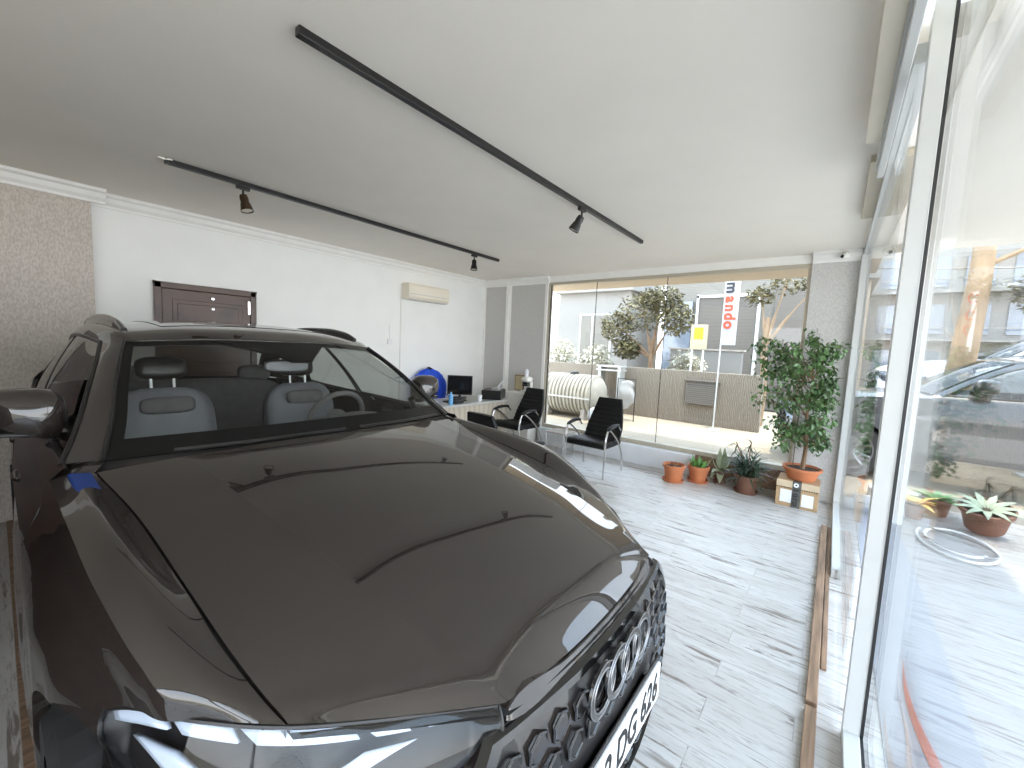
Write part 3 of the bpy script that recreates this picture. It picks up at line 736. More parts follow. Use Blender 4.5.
    MB().ell((-2.438,.0,1.435), (.010,.115,.029), 20, 10, .6).build('mirror_back_panel', M['seatgrey'], rm, smooth=True)
    cw = [[(-1.80,0,1.150),(-1.83,.30,1.146),(-1.88,.60,1.128),(-1.95,.83,1.10)], [(-1.82,0,1.142),(-1.85,.38,1.136),(-1.97,.76,1.118),(-2.0,.83,1.112)], [(-1.86,0,1.160),(-1.89,.40,1.152),(-2.01,.78,1.134),(-2.04,.83,1.130)]]
    MB().grid(surf(fullnet(cw), 4, 8)).build('cowl', M['blk'], car, smooth=True)
    for (wa, wb) in ((-.62,.02),(.10,.72)):
        p = []
        for w in np.linspace(wa, wb, 12):
            x = np.interp(abs(w), [0,.4,.79], [-1.845,-1.88,-2.0]); z = np.interp(abs(w), [0,.4,.79], [1.166,1.160,1.144]); p.append((x, w, z))
        wp = MB().tube(p, .008, 6).build('wiper', M['blk'], car, smooth=True)
    # ---------------- roof
    roof = [[(-2.50,0,1.574),(-2.53,.33,1.571),(-2.66,.642,1.548)], [(-2.62,0,1.615),(-2.64,.34,1.608),(-2.75,.665,1.575)], [(-2.95,0,1.660),(-2.96,.345,1.650),(-3.0,.69,1.608)],
        [(-3.4,0,1.678),(-3.4,.35,1.667),(-3.4,.70,1.620)], [(-3.95,0,1.650),(-3.95,.34,1.640),(-3.92,.685,1.595)], [(-4.5,0,1.590),(-4.48,.32,1.582),(-4.40,.64,1.545)]]
    RF = surf(fullnet(roof), 7, 8); MB().grid(RF).build('roof', P, car, smooth=True, angle=180, solid=.01)
    sr = MB(); nu0 = RF.shape[1]; q = RF[11:31, 5:-5].copy(); q[..., 2] += .0025; sr.grid(q).build('sunroof', M['sideglass'] if False else M['blkgloss'], car, smooth=True)
    # A-pillars, cant rail, C pillar as one frame each side
    we = W[:, -1]; re_ = RF[:, -1]
    dlo_f = cr1([(-2.08,.905,1.120),(-2.17,.868,1.19),(-2.42,.795,1.352),(-2.62,.745,1.462),(-2.82,.708,1.535)], 8)
    dlo_t = cr1([(-2.82,.708,1.535),(-3.3,.735,1.562),(-3.85,.722,1.535),(-4.30,.690,1.455)], 8)
    dlo_b = cr1([(-2.10,.895,1.130),(-2.8,.91,1.150),(-3.6,.91,1.165),(-4.50,.86,1.215)], 8)
    for sd in (1,-1):
        f = (lambda a: np.array(a, float)) if sd > 0 else mir
        mb = MB()
        def strip(a, b, n=24, bulge=.006):
            a = np.asarray(a); b = np.asarray(b)
            def rs(p):
                d = np.r_[0, np.cumsum(np.linalg.norm(np.diff(p, axis=0), axis=1))]; d /= d[-1]; t = np.linspace(0,1,n)
                return np.stack([np.interp(t, d, p[:,k]) for k in range(3)], 1)
            A_, B_ = rs(a), rs(b); rows = []
            for t in np.linspace(0, 1, 5): rows.append(A_*(1-t)+B_*t+np.array([.2,1,.8])*bulge*math.sin(PI*t))
            return np.array(rows)
        mb.grid(f(strip(we, dlo_f)))
        ct = re_[7:]
        mb.grid(f(strip(re_, np.concatenate([dlo_f[-1:], dlo_t]))))
        # C pillar to the tail
        tail = cr1([(-4.40,.64,1.545),(-4.62,.66,1.40),(-4.80,.70,1.25),(-4.88,.72,1.165)], 6)
        rear_d = cr1([(-4.30,.690,1.455),(-4.42,.765,1.34),(-4.50,.86,1.215),(-4.62,.84,1.165)], 6)
        mb.grid(f(strip(tail, rear_d)))
        mb.build('window_pillar', P, car, smooth=True, merge=2e-3, angle=50)
        seal = MB().tube([tuple(p) for p in f(we+np.array([0,.004,.004]))], .008, 6); seal.build('windshield_seal', M['blk'], car, smooth=True)
        # side glass
        n = 40
        def rs(p, n=n):
            d = np.r_[0, np.cumsum(np.linalg.norm(np.diff(p, axis=0), axis=1))]; d /= d[-1]; t = np.linspace(0,1,n)
            return np.stack([np.interp(t, d, p[:,k]) for k in range(3)], 1)
        Bt, Tp = rs(dlo_b), rs(dlo_t)
        G = np.array([Bt*(1-t)+Tp*t+np.array([0,.03,0])*math.sin(PI*t)*.7-np.array([0,.006,0]) for t in np.linspace(0,1,10)])
        cuts = [(0,17,'front_side_window'),(18,31,'rear_side_window'),(32,39,'quarter_window')]
        for a, b, nm in cuts: MB().grid(f(G[:, a:b+1])).build(nm, M['sideglass'], car, smooth=True, angle=180)
        for a, b in ((17,18),(31,32)):
            q = G[:, a:b+1]+np.array([0,.003,0]); MB().grid(f(q)).build('door_pillar', M['blkgloss'], car, smooth=True, solid=.012)
        loop = np.concatenate([dlo_f, dlo_t[1:], rear_d[:13], dlo_b[::-1]])
        MB().tube([tuple(p) for p in f(loop)], .009, 6, cap=False).build('window_trim', M['blk'], car, smooth=True)
        # belt shelf: shoulder to glass
        sh = []
        for x in np.linspace(-4.6, -2.0, 40):
            w, z = shoulder(x); sh.append((x, w-.034, z+.034))
        bb = [(np.clip(x, -4.5, -2.0), np.interp(x, dlo_b[::-1,0], dlo_b[::-1,1]), np.interp(x, dlo_b[::-1,0], dlo_b[::-1,2])) for x in np.linspace(-4.6,-2.0,40)]
        MB().grid(f(np.array([sh, bb]))).build('belt_moulding', M['blk'], car, smooth=True)
        # corner filler between cowl, fender and pillar
        fl = [[(-1.95,.836,1.108),(-1.98,.888,1.106),(-2.0,.928,1.085)],[(-2.01,.80,1.130),(-2.06,.86,1.125),(-2.10,.905,1.105)]]
        MB().grid(f(surf(fl,4,4))).build('cowl_corner', P, car, smooth=True)
        # roof rail
        rr = [(-2.80,.625,1.600),(-2.90,.63,1.632),(-3.05,.635,1.655),(-3.4,.64,1.672),(-3.8,.635,1.662),(-4.1,.625,1.632),(-4.2,.62,1.595)]
        rr = cr1(rr, 6); rb = rr.copy(); rb[:,2] = np.minimum(rb[:,2], np.interp(-rb[:,0], [2.66,3.0,3.4,3.92,4.4], [1.57,1.625,1.64,1.612,1.57])-.01); MB().tube([tuple(p) for p in f(rr)], .014, 8).grid(f(np.array([rr+np.array([0,.010,0]), rb+np.array([0,.012,0])]))).grid(f(np.array([rr-np.array([0,.010,0]), rb-np.array([0,.012,0])]))).build('roof_rail', M['blk'] if sd > 0 else P, car, smooth=True)
    # rear: hatch glass, tail panel, lamps, bumper
    hn = [[(-4.50,0,1.588),(-4.48,.32,1.580),(-4.40,.64,1.543)],[(-4.72,0,1.42),(-4.71,.34,1.41),(-4.62,.66,1.39)],[(-4.93,0,1.18),(-4.92,.38,1.175),(-4.86,.73,1.16)]]
    MB().grid(surf(fullnet(hn), 8, 8)).build('rear_window', M['sideglass'], car, smooth=True, angle=180)
    rn = [[(-4.93,0,1.18),(-4.92,.38,1.175),(-4.86,.73,1.15),(-4.70,.845,1.10)],[(-5.0,0,1.02),(-4.99,.40,1.02),(-4.93,.76,1.0),(-4.75,.875,.97)],[(-4.99,0,.75),(-4.98,.40,.75),(-4.93,.76,.74),(-4.75,.89,.72)],[(-5.03,0,.55),(-5.02,.4,.55),(-4.96,.78,.55),(-4.75,.90,.55)],[(-4.98,0,.28),(-4.97,.4,.28),(-4.92,.75,.28),(-4.75,.88,.28)]]
    RN = surf(fullnet(rn), 6, 8); MB().grid(RN).build('tailgate', P, car, smooth=True, angle=180)
    for sd in (1,-1):
        q = RN[5:10, -14:-2].copy() if sd > 0 else RN[5:10, 2:14].copy(); q[...,0] -= .006; q[...,1] *= 1.006
        MB().grid(q).build('tail_light', M['red'], car, smooth=True)
    # ---------------- mirrors
    for sd in (1,-1):
        m0 = (-2.40, sd*.972, 1.268)
        sh = MB(); n = 24; prof = [(-.085,.050,.060),(-.080,.092,.080),(-.04,.108,.092),(.0,.112,.094),(.045,.10,.082),(.075,.07,.058),(.088,.03,.02),(.09,.002,.002)]
        for i, (dx, ry, rz) in enumerate(prof):
            pass
        rows = []
        for dx, ry, rz in prof:
            row = []
            for k in range(n+1):
                a = 2*PI*k/n; c_, s_ = math.cos(a), math.sin(a); pw = .62
                yy = math.copysign(abs(c_)**pw, c_)*ry; zz = math.copysign(abs(s_)**pw, s_)*rz
                taper = 1-.22*(yy/.128)*1.0*(1)
                row.append((m0[0]+dx-.25*yy*1.0*.6, m0[1]+sd*yy, m0[2]+zz*taper+.02*yy/.128))
            rows.append(row)
        sh.grid(rows); mo = sh.build('side_mirror', P, car, smooth=True, merge=1e-4, angle=50)
        MB().ell((m0[0]-.075, m0[1], m0[2]), (.008,.085,.068), 20, 8, .65).build('mirror_glass', M['chrome'], mo, smooth=True)
        MB().prism([(m0[1]-sd*.10, m0[2]-.055),(m0[1]-sd*.02, m0[2]-.072),(m0[1]+sd*.09,m0[2]-.06),(m0[1]+sd*.085,m0[2]-.078),(m0[1]-sd*.03,m0[2]-.092),(m0[1]-sd*.11,m0[2]-.085)], m0[0]-.05, m0[0]+.05, 'x').build('mirror_lower_shell', M['blkgloss'], mo, bevel=.008)
        MB().tube([(m0[0]-.01, m0[1]-sd*.06, m0[2]-.055),(m0[0]-.02, m0[1]-sd*.12, m0[2]-.085),(m0[0]-.03, sd*.90, 1.115)], [.028,.024,.03], 10).build('mirror_arm', M['blk'], mo, smooth=True)
    # ---------------- wheels
    for ax in AX:
        for sd in (1,-1):
            w = MB().lathe([(.255,-.115),(.335,-.118),(.356,-.095),(.362,-.04),(.362,.04),(.356,.095),(.335,.118),(.255,.115)], (ax, sd*.882, .362), 40, 'y', cap=False).build('wheel', M['tyre'], car, smooth=True, angle=40)
            o = sd*.10
            rm = MB().lathe([(.258,-.11),(.262,0),(.258,.11),(.240,.10),(.235,0),(.235,-.1)], (ax, sd*.882, .362), 40, 'y', cap=False)
            for k in range(5):
                for dd in (-.13,.13):
                    a = 2*PI*k/5+dd; a2 = 2*PI*k/5+dd*2.2
                    p0 = (ax+.05*math.cos(a), sd*.952, .362+.05*math.sin(a)); p1 = (ax+.245*math.cos(a2*.999), sd*.962, .362+.245*math.sin(a2))
                    rm.tube([p0, p1], [.022,.016], 6)
            rm.lathe([(.001,.0),(.055,.0),(.065,-sd*.03),(.001,-sd*.03)], (ax, sd*.972, .362), 20, 'y')
            rm.build('rim', M['rim'], w, smooth=True, angle=30)
            MB().lathe([(.001,-.01),(.16,-.01),(.16,.01),(.001,.01)], (ax, sd*.887, .362), 30, 'y').build('brake_disc', M['alugrey'], w)
            # wheel housing
            hg = [[(ax+.41*math.cos(a), sd*w_, .36+.41*math.sin(a)) for a in np.linspace(-.2, PI+.2, 24)] for w_ in (.62,.985)]
            MB().grid(hg).build('wheel_arch_liner', M['dark'], car)
    # ---------------- interior
    dash = [[(-1.90,0,1.05),(-1.92,.4,1.05),(-2.02,.76,1.045)],[(-2.10,0,1.105),(-2.12,.4,1.105),(-2.18,.78,1.09)],[(-2.38,0,1.085),(-2.40,.4,1.08),(-2.42,.78,1.07)],[(-2.46,0,1.0),(-2.48,.4,1.0),(-2.48,.78,.98)],[(-2.40,0,.80),(-2.42,.4,.80),(-2.44,.78,.8)]]
    MB().grid(surf(fullnet(dash), 5, 6)).build('dashboard', M['interior'], car, smooth=True)
    MB().ell((-2.36,.38,1.10), (.12,.20,.045), 18, 8).build('instrument_hood', M['interior'], car, smooth=True)
    sw = MB(); c = Vector((-2.60,.38,1.08)); ax_ = Vector((math.cos(R(-24)),0,math.sin(R(-24)))); uu = Vector((0,1,0)); vv = ax_.cross(uu)
    sw.tube([tuple(c+.185*(math.cos(a)*uu+math.sin(a)*vv)) for a in np.linspace(0,2*PI,33)], .017, 8, cap=False)
    for a in (0, PI, -PI/2): sw.tube([tuple(c), tuple(c+.18*(math.cos(a)*uu+math.sin(a)*vv))], .014, 6)
    sw.ell(tuple(c), (.035,.07,.055), 14, 8); sw.tube([tuple(c), tuple(c+.25*ax_)], .03, 8)
    sw.build('steering_wheel', M['interior'], car, smooth=True)
    for sd in (1,-1):
        bx = -3.12; rot = Matrix.Rotation(R(14), 3, 'Y')
        s = MB(); s.ell((bx-.02,sd*.40,.95), (.085,.25,.315), 22, 14, .55, Matrix.Rotation(R(-12),3,'Y')); s.ell((bx+.32,sd*.40,.60), (.27,.26,.08), 20, 10, .55)
        st = s.build('front_seat', M['seatgrey'], car, smooth=True)
        MB().ell((bx-.125,sd*.40,1.375), (.05,.125,.070), 20, 12, .6, Matrix.Rotation(R(-10),3,'Y')).build('headrest', M['blk'], st, smooth=True)
        MB().ell((bx+.03,sd*.40,1.165), (.03,.13,.05), 18, 10, .5, Matrix.Rotation(R(-12),3,'Y')).build('upper_cushion', M['interior'], st, smooth=True)
        for q in (-.055,.055): MB().tube([(bx-.085,sd*.40+q,1.22),(bx-.10,sd*.40+q,1.325)], .008, 8).build('headrest_post', M['silver'], st, smooth=True)
    s = MB(); s.ell((-3.95,0,.92), (.10,.62,.32), 24, 12, .45, Matrix.Rotation(R(-14),3,'Y')); s.ell((-3.65,0,.58), (.25,.62,.09), 20, 10, .45)
    for y_ in (-.4,.4): s.ell((-4.06,y_,1.27), (.05,.13,.07), 16, 10, .6)
    s.build('rear_bench', M['interior'], car, smooth=True)
    MB().box((-4.75,-.8,.85), (-4.1,.8,.88)).box((-4.55,-.78,.34), (-1.9,.78,.36)).build('cabin_floor', M['dark'], car)
    hl = RF.copy(); hl[...,2] -= .03; hl[...,1] *= .97; MB().grid(hl).build('headliner', M['interior'], car, smooth=True)
    # aerial
    MB().prism([(-4.05,1.645),(-4.20,1.630),(-4.20,1.70),(-4.17,1.70)], -.01, .01, 'y').build('roof_aerial', P, car, bevel=.003)
    return car
car = build_car()
b = MB().prism([(0,0),(.17,0),(.18,.010),(.0,.016)], -.028, .028, 'y').build('foam_block', M['bluefoam'], bevel=.004)
b.location = (-1.93,.155,1.106); b.rotation_euler = (R(-10),R(9),R(4)); tag(b, 'blue protective foam strip stuck beside the door mirror of the dark SUV', 'foam strip')

# ================================================================== FURNITURE
def make_chair():
    t = empty('visitor_chair', (0,0,0))
    # seat faces -Y; back leans to +Y
    s = MB(); nx = 9
    seat = [[(x, y, z) for x in np.linspace(-.25,.25,7)] for y, z in ((-.26,.40),(-.255,.455),(-.20,.475),(0,.455),(.20,.445),(.24,.44))]
    s.grid(surf(seat, 3, 3)); low = [[(x, y, .385) for x in np.linspace(-.25,.25,7)] for y in (-.24,.24)]; s.grid(low)
    a = np.array(seat); s.grid([a[0], np.array(low[0])])
    s.grid([a[:,0], np.array([(-.25,y,.385) for y in (-.24,-.24,-.2,0,.2,.24)])]); s.grid([a[:,-1], np.array([(.25,y,.385) for y in (-.24,-.24,-.2,0,.2,.24)])])
    s.build('seat', M['leather'], t, smooth=True, merge=1e-3, angle=50)
    bk = MB(); fr = []; bkk = []
    for i in range(37):
        q = i/36; z = .44+.56*q; hw = .245-.085*max(0,(q-.25)/.75)**1.2; y0 = .20+.20*q+.02*math.sin(PI*q)
        rib = .010*abs(math.sin(q*PI*9))
        fr.append([(hw*k, y0-rib-.018*(1-k*k), z) for k in np.linspace(-1,1,9)]); bkk.append([(hw*k, y0+.028, z-.004) for k in np.linspace(-1,1,9)])
    bk.grid(fr); bk.grid(bkk); fr = np.array(fr); bkk = np.array(bkk)
    bk.grid([fr[:,0], bkk[:,0]]); bk.grid([fr[:,-1], bkk[:,-1]]); bk.grid([fr[-1], bkk[-1]]); bk.grid([fr[0], bkk[0]])
    bk.build('backrest', M['leather'], t, smooth=True, merge=1e-4, angle=60)
    for sx in (-1,1):
        X = sx*.275
        f_ = MB().tube([tuple(p) for p in cr1([(X,-.27,0),(X,-.255,.30),(X,-.25,.52),(X,-.20,.635),(X,-.08,.665),(X,.10,.655),(X,.16,.60)], 5)], .0125, 8)
        f_.build('leg', M['chrome'], t, smooth=True)
        MB().tube([tuple(p) for p in cr1([(X,.27,0),(X,.24,.22),(X,.12,.42),(X,-.06,.58),(X,-.16,.645)], 5)], .0125, 8).build('leg', M['chrome'], t, smooth=True)
        MB().tube([tuple(p) for p in cr1([(X,-.215,.648),(X,-.08,.685),(X,.11,.675)], 6)], [.012]+[.022]*11+[.014], 8).build('armrest', M['leather'], t, smooth=True)
    MB().tube([(-.275,-.14,.40),(.275,-.14,.40)], .011, 8).build('cross_bar', M['chrome'], t, smooth=True)
    MB().tube([(-.275,.16,.39),(.275,.16,.39)], .011, 8).build('cross_bar', M['chrome'], t, smooth=True)
    return t
ch = make_chair()
spots = [(-2.44,4.93,0,'black high-backed visitor chair with chrome arms nearest the far window', None),
         (-3.84,5.04,R(-4),'black visitor chair with chrome arms beside the grey wall panel', None),
         (-2.60,3.30,R(176),'black visitor chair turned with its back to the SUV bonnet', None)]
for i, (x, y, rz, lab, _) in enumerate(spots):
    c = ch if i == 0 else copy_tree(ch)
    c.location = (x, y, 0); c.rotation_euler = (0,0,rz); c.scale = (1.05,1.05,.95); tag(c, lab, 'chair', 'black visitor chairs')
# desk
dk = empty('office_desk', (-4.46,4.42,0), label='office desk with a pale top in front of the white wall', cat='desk')
MB().box((-.36,-.75,.72), (.33,.78,.75)).build('desk_top', M['alugrey'], dk, bevel=.006)
MB().box((.26,-.70,.0), (.29,.73,.72)).build('front_panel', M['deskwood'], dk, bevel=.004)
MB().box((-.33,-.73,0), (.29,-.70,.72)).build('side_panel', M['deskwood'], dk, bevel=.004)
MB().box((-.33,.73,0), (.29,.76,.72)).build('side_panel', M['deskwood'], dk, bevel=.004)
# monitor
mo = empty('computer_monitor', (-4.70,4.62,.75), R(40), label='black computer monitor standing on the office desk', cat='monitor')
MB().box((-.20,-.012,.05), (.20,.018,.36)).build('casing', M['blk'], mo, bevel=.006)
MB().box((-.19,-.0145,.065), (.19,-.0125,.35)).build('screen', M['screen'], mo)
MB().tube([(0,.02,.0),(0,.02,.2)], .02).box((-.11,-.07,0), (.11,.10,.012)).build('stand', M['blk'], mo, bevel=.003)
# letter trays / printer
pr = empty('printer', (-4.36,5.05,.75), R(-60), label='black printer with a silver side on the desk right of the monitor', cat='printer')
MB().box((-.22,-.15,0), (.22,.17,.15)).build('body', M['blk'], pr, bevel=.012)
MB().prism([(-.18,.15),(.18,.15),(.20,.19),(-.16,.19)], .0, .12, 'y').build('scanner_lid', M['alugrey'], pr, bevel=.005)
MB().grid([[(-.14,-.15,.03),(.14,-.15,.03)],[(-.14,-.27,.05),(.14,-.27,.05)]]).build('paper_tray', M['alugrey'], pr, solid=.006)
MB().grid([[(-.10,.08,.19),(.10,.08,.19)],[(-.10,.16,.30),(.10,.16,.30)]]).build('paper_sheet', M['paperw'], pr, solid=.003)
tag(MB().lathe([(.001,0),(.03,0),(.032,.02),(.032,.13),(.014,.155),(.012,.18),(.001,.182)], (-4.22,3.98,.75), 18).build('water_bottle', M['cyan'], smooth=True), 'light blue bottle on the near end of the desk', 'bottle')
tag(MB().lathe([(.001,0),(.028,0),(.036,.095),(.033,.095),(.026,.006),(.001,.006)], (-4.24,4.60,.75), 18, cap=False).build('paper_cup', M['paperw'], smooth=True), 'white cup on the desk in front of the monitor', 'cup')
kb = MB().box((-.06,-.19,0), (.06,.19,.018))
for i in range(4):
    for j in range(12): kb.box((-.05+.026*i,-.18+.03*j,.018), (-.028+.026*i,-.155+.03*j,.024))
k = kb.build('keyboard', M['blk']); k.location = (-4.42,4.25,.75); tag(k, 'black keyboard lying on the desk', 'keyboard')
tag(MB().box((-4.34,4.05,.75), (-4.20,4.22,.80)).box((-4.33,4.06,.80), (-4.22,4.20,.825)).build('desk_phone', M['blk'], bevel=.006), 'black desk phone beside the blue bottle', 'phone')
tag(MB().box((-4.66,3.70,.75), (-4.45,3.95,.765)).box((-4.65,3.72,.765), (-4.46,3.93,.775)).build('papers', M['paperw']), 'stack of white papers on the near end of the desk', 'papers')
# office chair with the blue jacket
oc = empty('office_chair', (-5.02,4.40,0), label='swivel chair behind the desk, mostly covered by the blue jacket', cat='chair')
MB().ell((.02,0,.48), (.25,.25,.05), 20, 8, .6).build('seat', M['leather'], oc, smooth=True)
MB().ell((-.17,0,.86), (.03,.19,.25), 20, 12, .6).build('backrest', M['leather'], oc, smooth=True)
MB().tube([(0,0,.06),(0,0,.44)], .028).build('column', M['chrome'], oc)
f5 = MB()
for k_ in range(5): f5.tube([(0,0,.09),(.27*math.cos(k_*1.257),.27*math.sin(k_*1.257),.05)], [.025,.015]).ell((.27*math.cos(k_*1.257),.27*math.sin(k_*1.257),.03), (.03,.015,.03))
f5.build('star_base', M['blk'], oc, smooth=True)
for sy in (-1,1): MB().tube([tuple(p) for p in cr1([(-.18,sy*.25,.80),(-.02,sy*.27,.76),(.12,sy*.27,.68),(.12,sy*.27,.52),(0,sy*.22,.47)], 6)], .014).build('armrest', M['chrome'], oc, smooth=True)
jk = MB(); rows = []
for i, (z, ry, rx) in enumerate(((.62,.27,.07),(.72,.275,.085),(.85,.27,.09),(.98,.265,.085),(1.08,.25,.08),(1.14,.19,.07),(1.17,.10,.055),(1.185,.06,.045))):
    rows.append([(rx*math.cos(a)+.006*math.sin(5*a+i), ry*math.copysign(abs(math.sin(a))**.8, math.sin(a))+.008*math.sin(7*a+i*2), z+.008*math.sin(3*a)) for a in np.linspace(0,2*PI,37)])
jk.grid(surf(rows, 3, 2))
j = jk.build('blue_jacket', M['blue'], smooth=True, merge=1e-4); j.location = (-5.19,4.40,0); tag(j, 'royal blue jacket hung over the back of the swivel chair', 'jacket')
for sy in (-1,1):
    MB().tube([tuple(p) for p in cr1([(.0,sy*.22,1.07),(.02,sy*.28,.95),(.03,sy*.285,.75),(.02,sy*.275,.64)], 6)], [.045]*4+[.052]*8+[.045]*7, 12).build('sleeve', M['blue'], j, smooth=True)
MB().tube([tuple(p) for p in cr1([(.03,-.07,1.16),(-.03,0,1.205),(.03,.07,1.16)], 6)], .016).build('collar', M['blk'], j, smooth=True)
# things by the grey panel
pf = empty('picture_frame', (-4.36,5.74,.98), label='small brown framed picture leaning on the grey wall panel', cat='picture')
MB().box((-.10,0,-.14), (.10,.02,.14)).build('frame', M['trimwood'], pf, bevel=.004)
MB().box((-.08,-.002,-.12), (.08,.001,.12)).build('print', M['palesign'], pf)
cbx = empty('side_cabinet', (-4.2,5.62,0), label='slim cabinet against the grey wall panel, below the framed picture', cat='cabinet')
MB().box((-.26,-.10,0), (.24,.14,.80)).build('body', M['whiteplastic'], cbx, bevel=.005)
MB().box((-.28,-.12,.80), (.26,.16,.83)).build('cabinet_top', M['whiteplastic'], cbx, bevel=.005)
hm = empty('coffee_machine', (-4.10,5.62,.83), label='white coffee machine with a black opening on the slim cabinet', cat='coffee machine')
MB().box((-.08,-.08,0), (.08,.08,.05)).box((-.07,.02,.05), (.07,.08,.2)).build('body', M['whiteplastic'], hm, bevel=.012)
MB().ell((0,0,.235), (.085,.09,.05), 20, 10, .7).build('head', M['whiteplastic'], hm, smooth=True)
MB().box((-.05,-.06,.12), (.05,.02,.19)).build('opening', M['screen'], hm, bevel=.005)
MB().lathe([(.001,0),(.03,0),(.034,.09),(.02,.13),(.001,.135)], (-.03,.02,.275), 16).build('water_tank', M['paperw'], hm, smooth=True)
ct = empty('coffee_table', (-3.22,5.34,0), label='small low grey table with thin legs between the two visitor chairs', cat='table')
MB().box((-.17,-.17,.34), (.17,.17,.352)).build('table_top', M['concrete'], ct, bevel=.003)
for sx in (-1,1):
    for sy in (-1,1): MB().tube([(sx*.15,sy*.15,0),(sx*.15,sy*.15,.34)], .010).build('leg', M['chrome'], ct, smooth=True)
MB().box((-.15,-.15,.12), (.15,.15,.13)).build('shelf', M['concrete'], ct)

# ================================================================== PLANTS
def pot(name, x, y, r, h, mat, lab, z=0, saucer=True, tilt=None, cat='plant pot'):
    t = empty(name, (x,y,z), label=lab, cat=cat)
    zz = .012 if saucer else 0
    MB().lathe([(.001,zz),(r*.68,zz),(r*.72,zz+.01),(r*.90,h*.80),(r*.92,h*.80),(r*1.0,h*.82),(r*1.02,h*.98),(r*.98,h),(r*.92,h),(r*.88,h*.82),(r*.86,h*.80)], (0,0,0), 30, cap=False).build('pot', mat, t, smooth=True, angle=35)
    if saucer: MB().lathe([(.001,0),(r*.86,0),(r*.98,.028),(r*.93,.03),(r*.8,.010),(.001,.010)], (0,0,0), 28, cap=False).build('saucer', mat, t, smooth=True, angle=35)
    MB().lathe([(.001,h*.86),(r*.4,h*.87),(r*.875,h*.84)], (0,0,0), 24, cap=False).build('soil', M['soil'], t, smooth=True)
    return t
def leaf(mb, p, d, l, w, up=(0,0,1), curl=.25, seg=3):
    p = Vector(p); d = Vector(d).normalized(); u = Vector(up); s = d.cross(u)
    if s.length < 1e-3: s = d.cross(Vector((1,0,0)))
    s.normalize(); n = s.cross(d)
    rows = []
    for i in range(seg+1):
        t = i/seg; ww = w*math.sin(PI*min(.97, max(.04, t**.8)))*.5; c = p+d*(l*t)-n*(curl*l*t*t)
        rows.append([tuple(c+s*ww+n*ww*.35), tuple(c), tuple(c-s*ww+n*ww*.35)])
    mb.grid(rows)
p1 = pot('plant_pot', -1.49, 5.29, .135, .215, M['terra'], 'terracotta pot with only soil and a dry stub, leftmost on the floor')
MB().tube([(0,0,.17),(.01,.0,.215),(.03,.01,.235)], .012).tube([(-.02,.02,.17),(-.04,.03,.225)], .010).build('dry_stub', M['bark'], p1, smooth=True)
p2 = pot('potted_succulent', -1.25, 5.50, .13, .21, M['terra'], 'terracotta pot with short upright green leaves, second from the left', cat='potted plant')
mb = MB(); rnd = random.Random(3)
for i in range(26):
    a = rnd.uniform(0,2*PI); r_ = rnd.uniform(.01,.08); e = rnd.uniform(.8,1.9)
    leaf(mb, (r_*math.cos(a), r_*math.sin(a), .18), (math.cos(a)*.5, math.sin(a)*.5, e), rnd.uniform(.08,.16), .035, (math.cos(a),math.sin(a),0), -.1)
mb.build('leaves', M['leafgreen'], p2, smooth=True)
p3 = pot('potted_broadleaf', -1.03, 5.68, .08, .15, M['terradark'], 'small dark pot with pale broad leaves between succulent and strap plant', cat='potted plant')
mb = MB()
for i, (a, e, l) in enumerate(((.3,1.3,.22),(2.0,1.6,.26),(3.4,1.1,.2),(4.4,.3,.17),(5.4,.6,.18),(1.2,2.4,.27),(4.0,-.5,.16),(4.9,-.6,.17))):
    leaf(mb, (.02*math.cos(a), .02*math.sin(a), .16), (math.cos(a), math.sin(a), e), l, .085, (0,0,1) if e < 1 else (math.cos(a),math.sin(a),0), .3, 5)
mb.build('leaves', M['leafpale'], p3, smooth=True)
p4 = pot('potted_strap_plant', -.71, 5.50, .135, .215, M['terradark'], 'dark terracotta pot with bushy dark strap leaves left of the cardboard box', cat='potted plant')
mb = MB(); rnd = random.Random(5)
for i in range(150):
    a = rnd.uniform(0,2*PI); el = rnd.uniform(-.1,2.2); h0 = rnd.uniform(.18,.34)
    leaf(mb, (.05*math.cos(a), .05*math.sin(a), h0), (math.cos(a), math.sin(a), el), rnd.uniform(.14,.28), .02, (0,0,1), .5, 4)
mb.build('leaves', M['leafdk'], p4, smooth=True)
st = MB()
mb = MB()
base = Vector((0,0,.2)); tip = Vector((.10,-.02,.62)); 
for s0, s1 in (((0,0,.18),(.02,-.05,.62)), ((0,0,.18),(-.13,-.08,.60)), ((.02,0,.18),(.13,-.10,.46))):
    a = Vector(s0); b_ = Vector(s1); st.tube([tuple(a), tuple((a+b_)/2+Vector((0,0,.04))), tuple(b_)], .006, 6)
    for q in range(34):
        t = .3+.7*q/34; p = a.lerp(b_, t); an = rnd.uniform(0,2*PI)
        leaf(mb, p, (math.cos(an), math.sin(an), rnd.uniform(-.8,.9)), rnd.uniform(.10,.16), .016, (0,0,1), .4, 3)
st.build('stems', M['bark'], p4, smooth=True); mb.build('upper_leaves', M['leafdk'], p4, smooth=True)
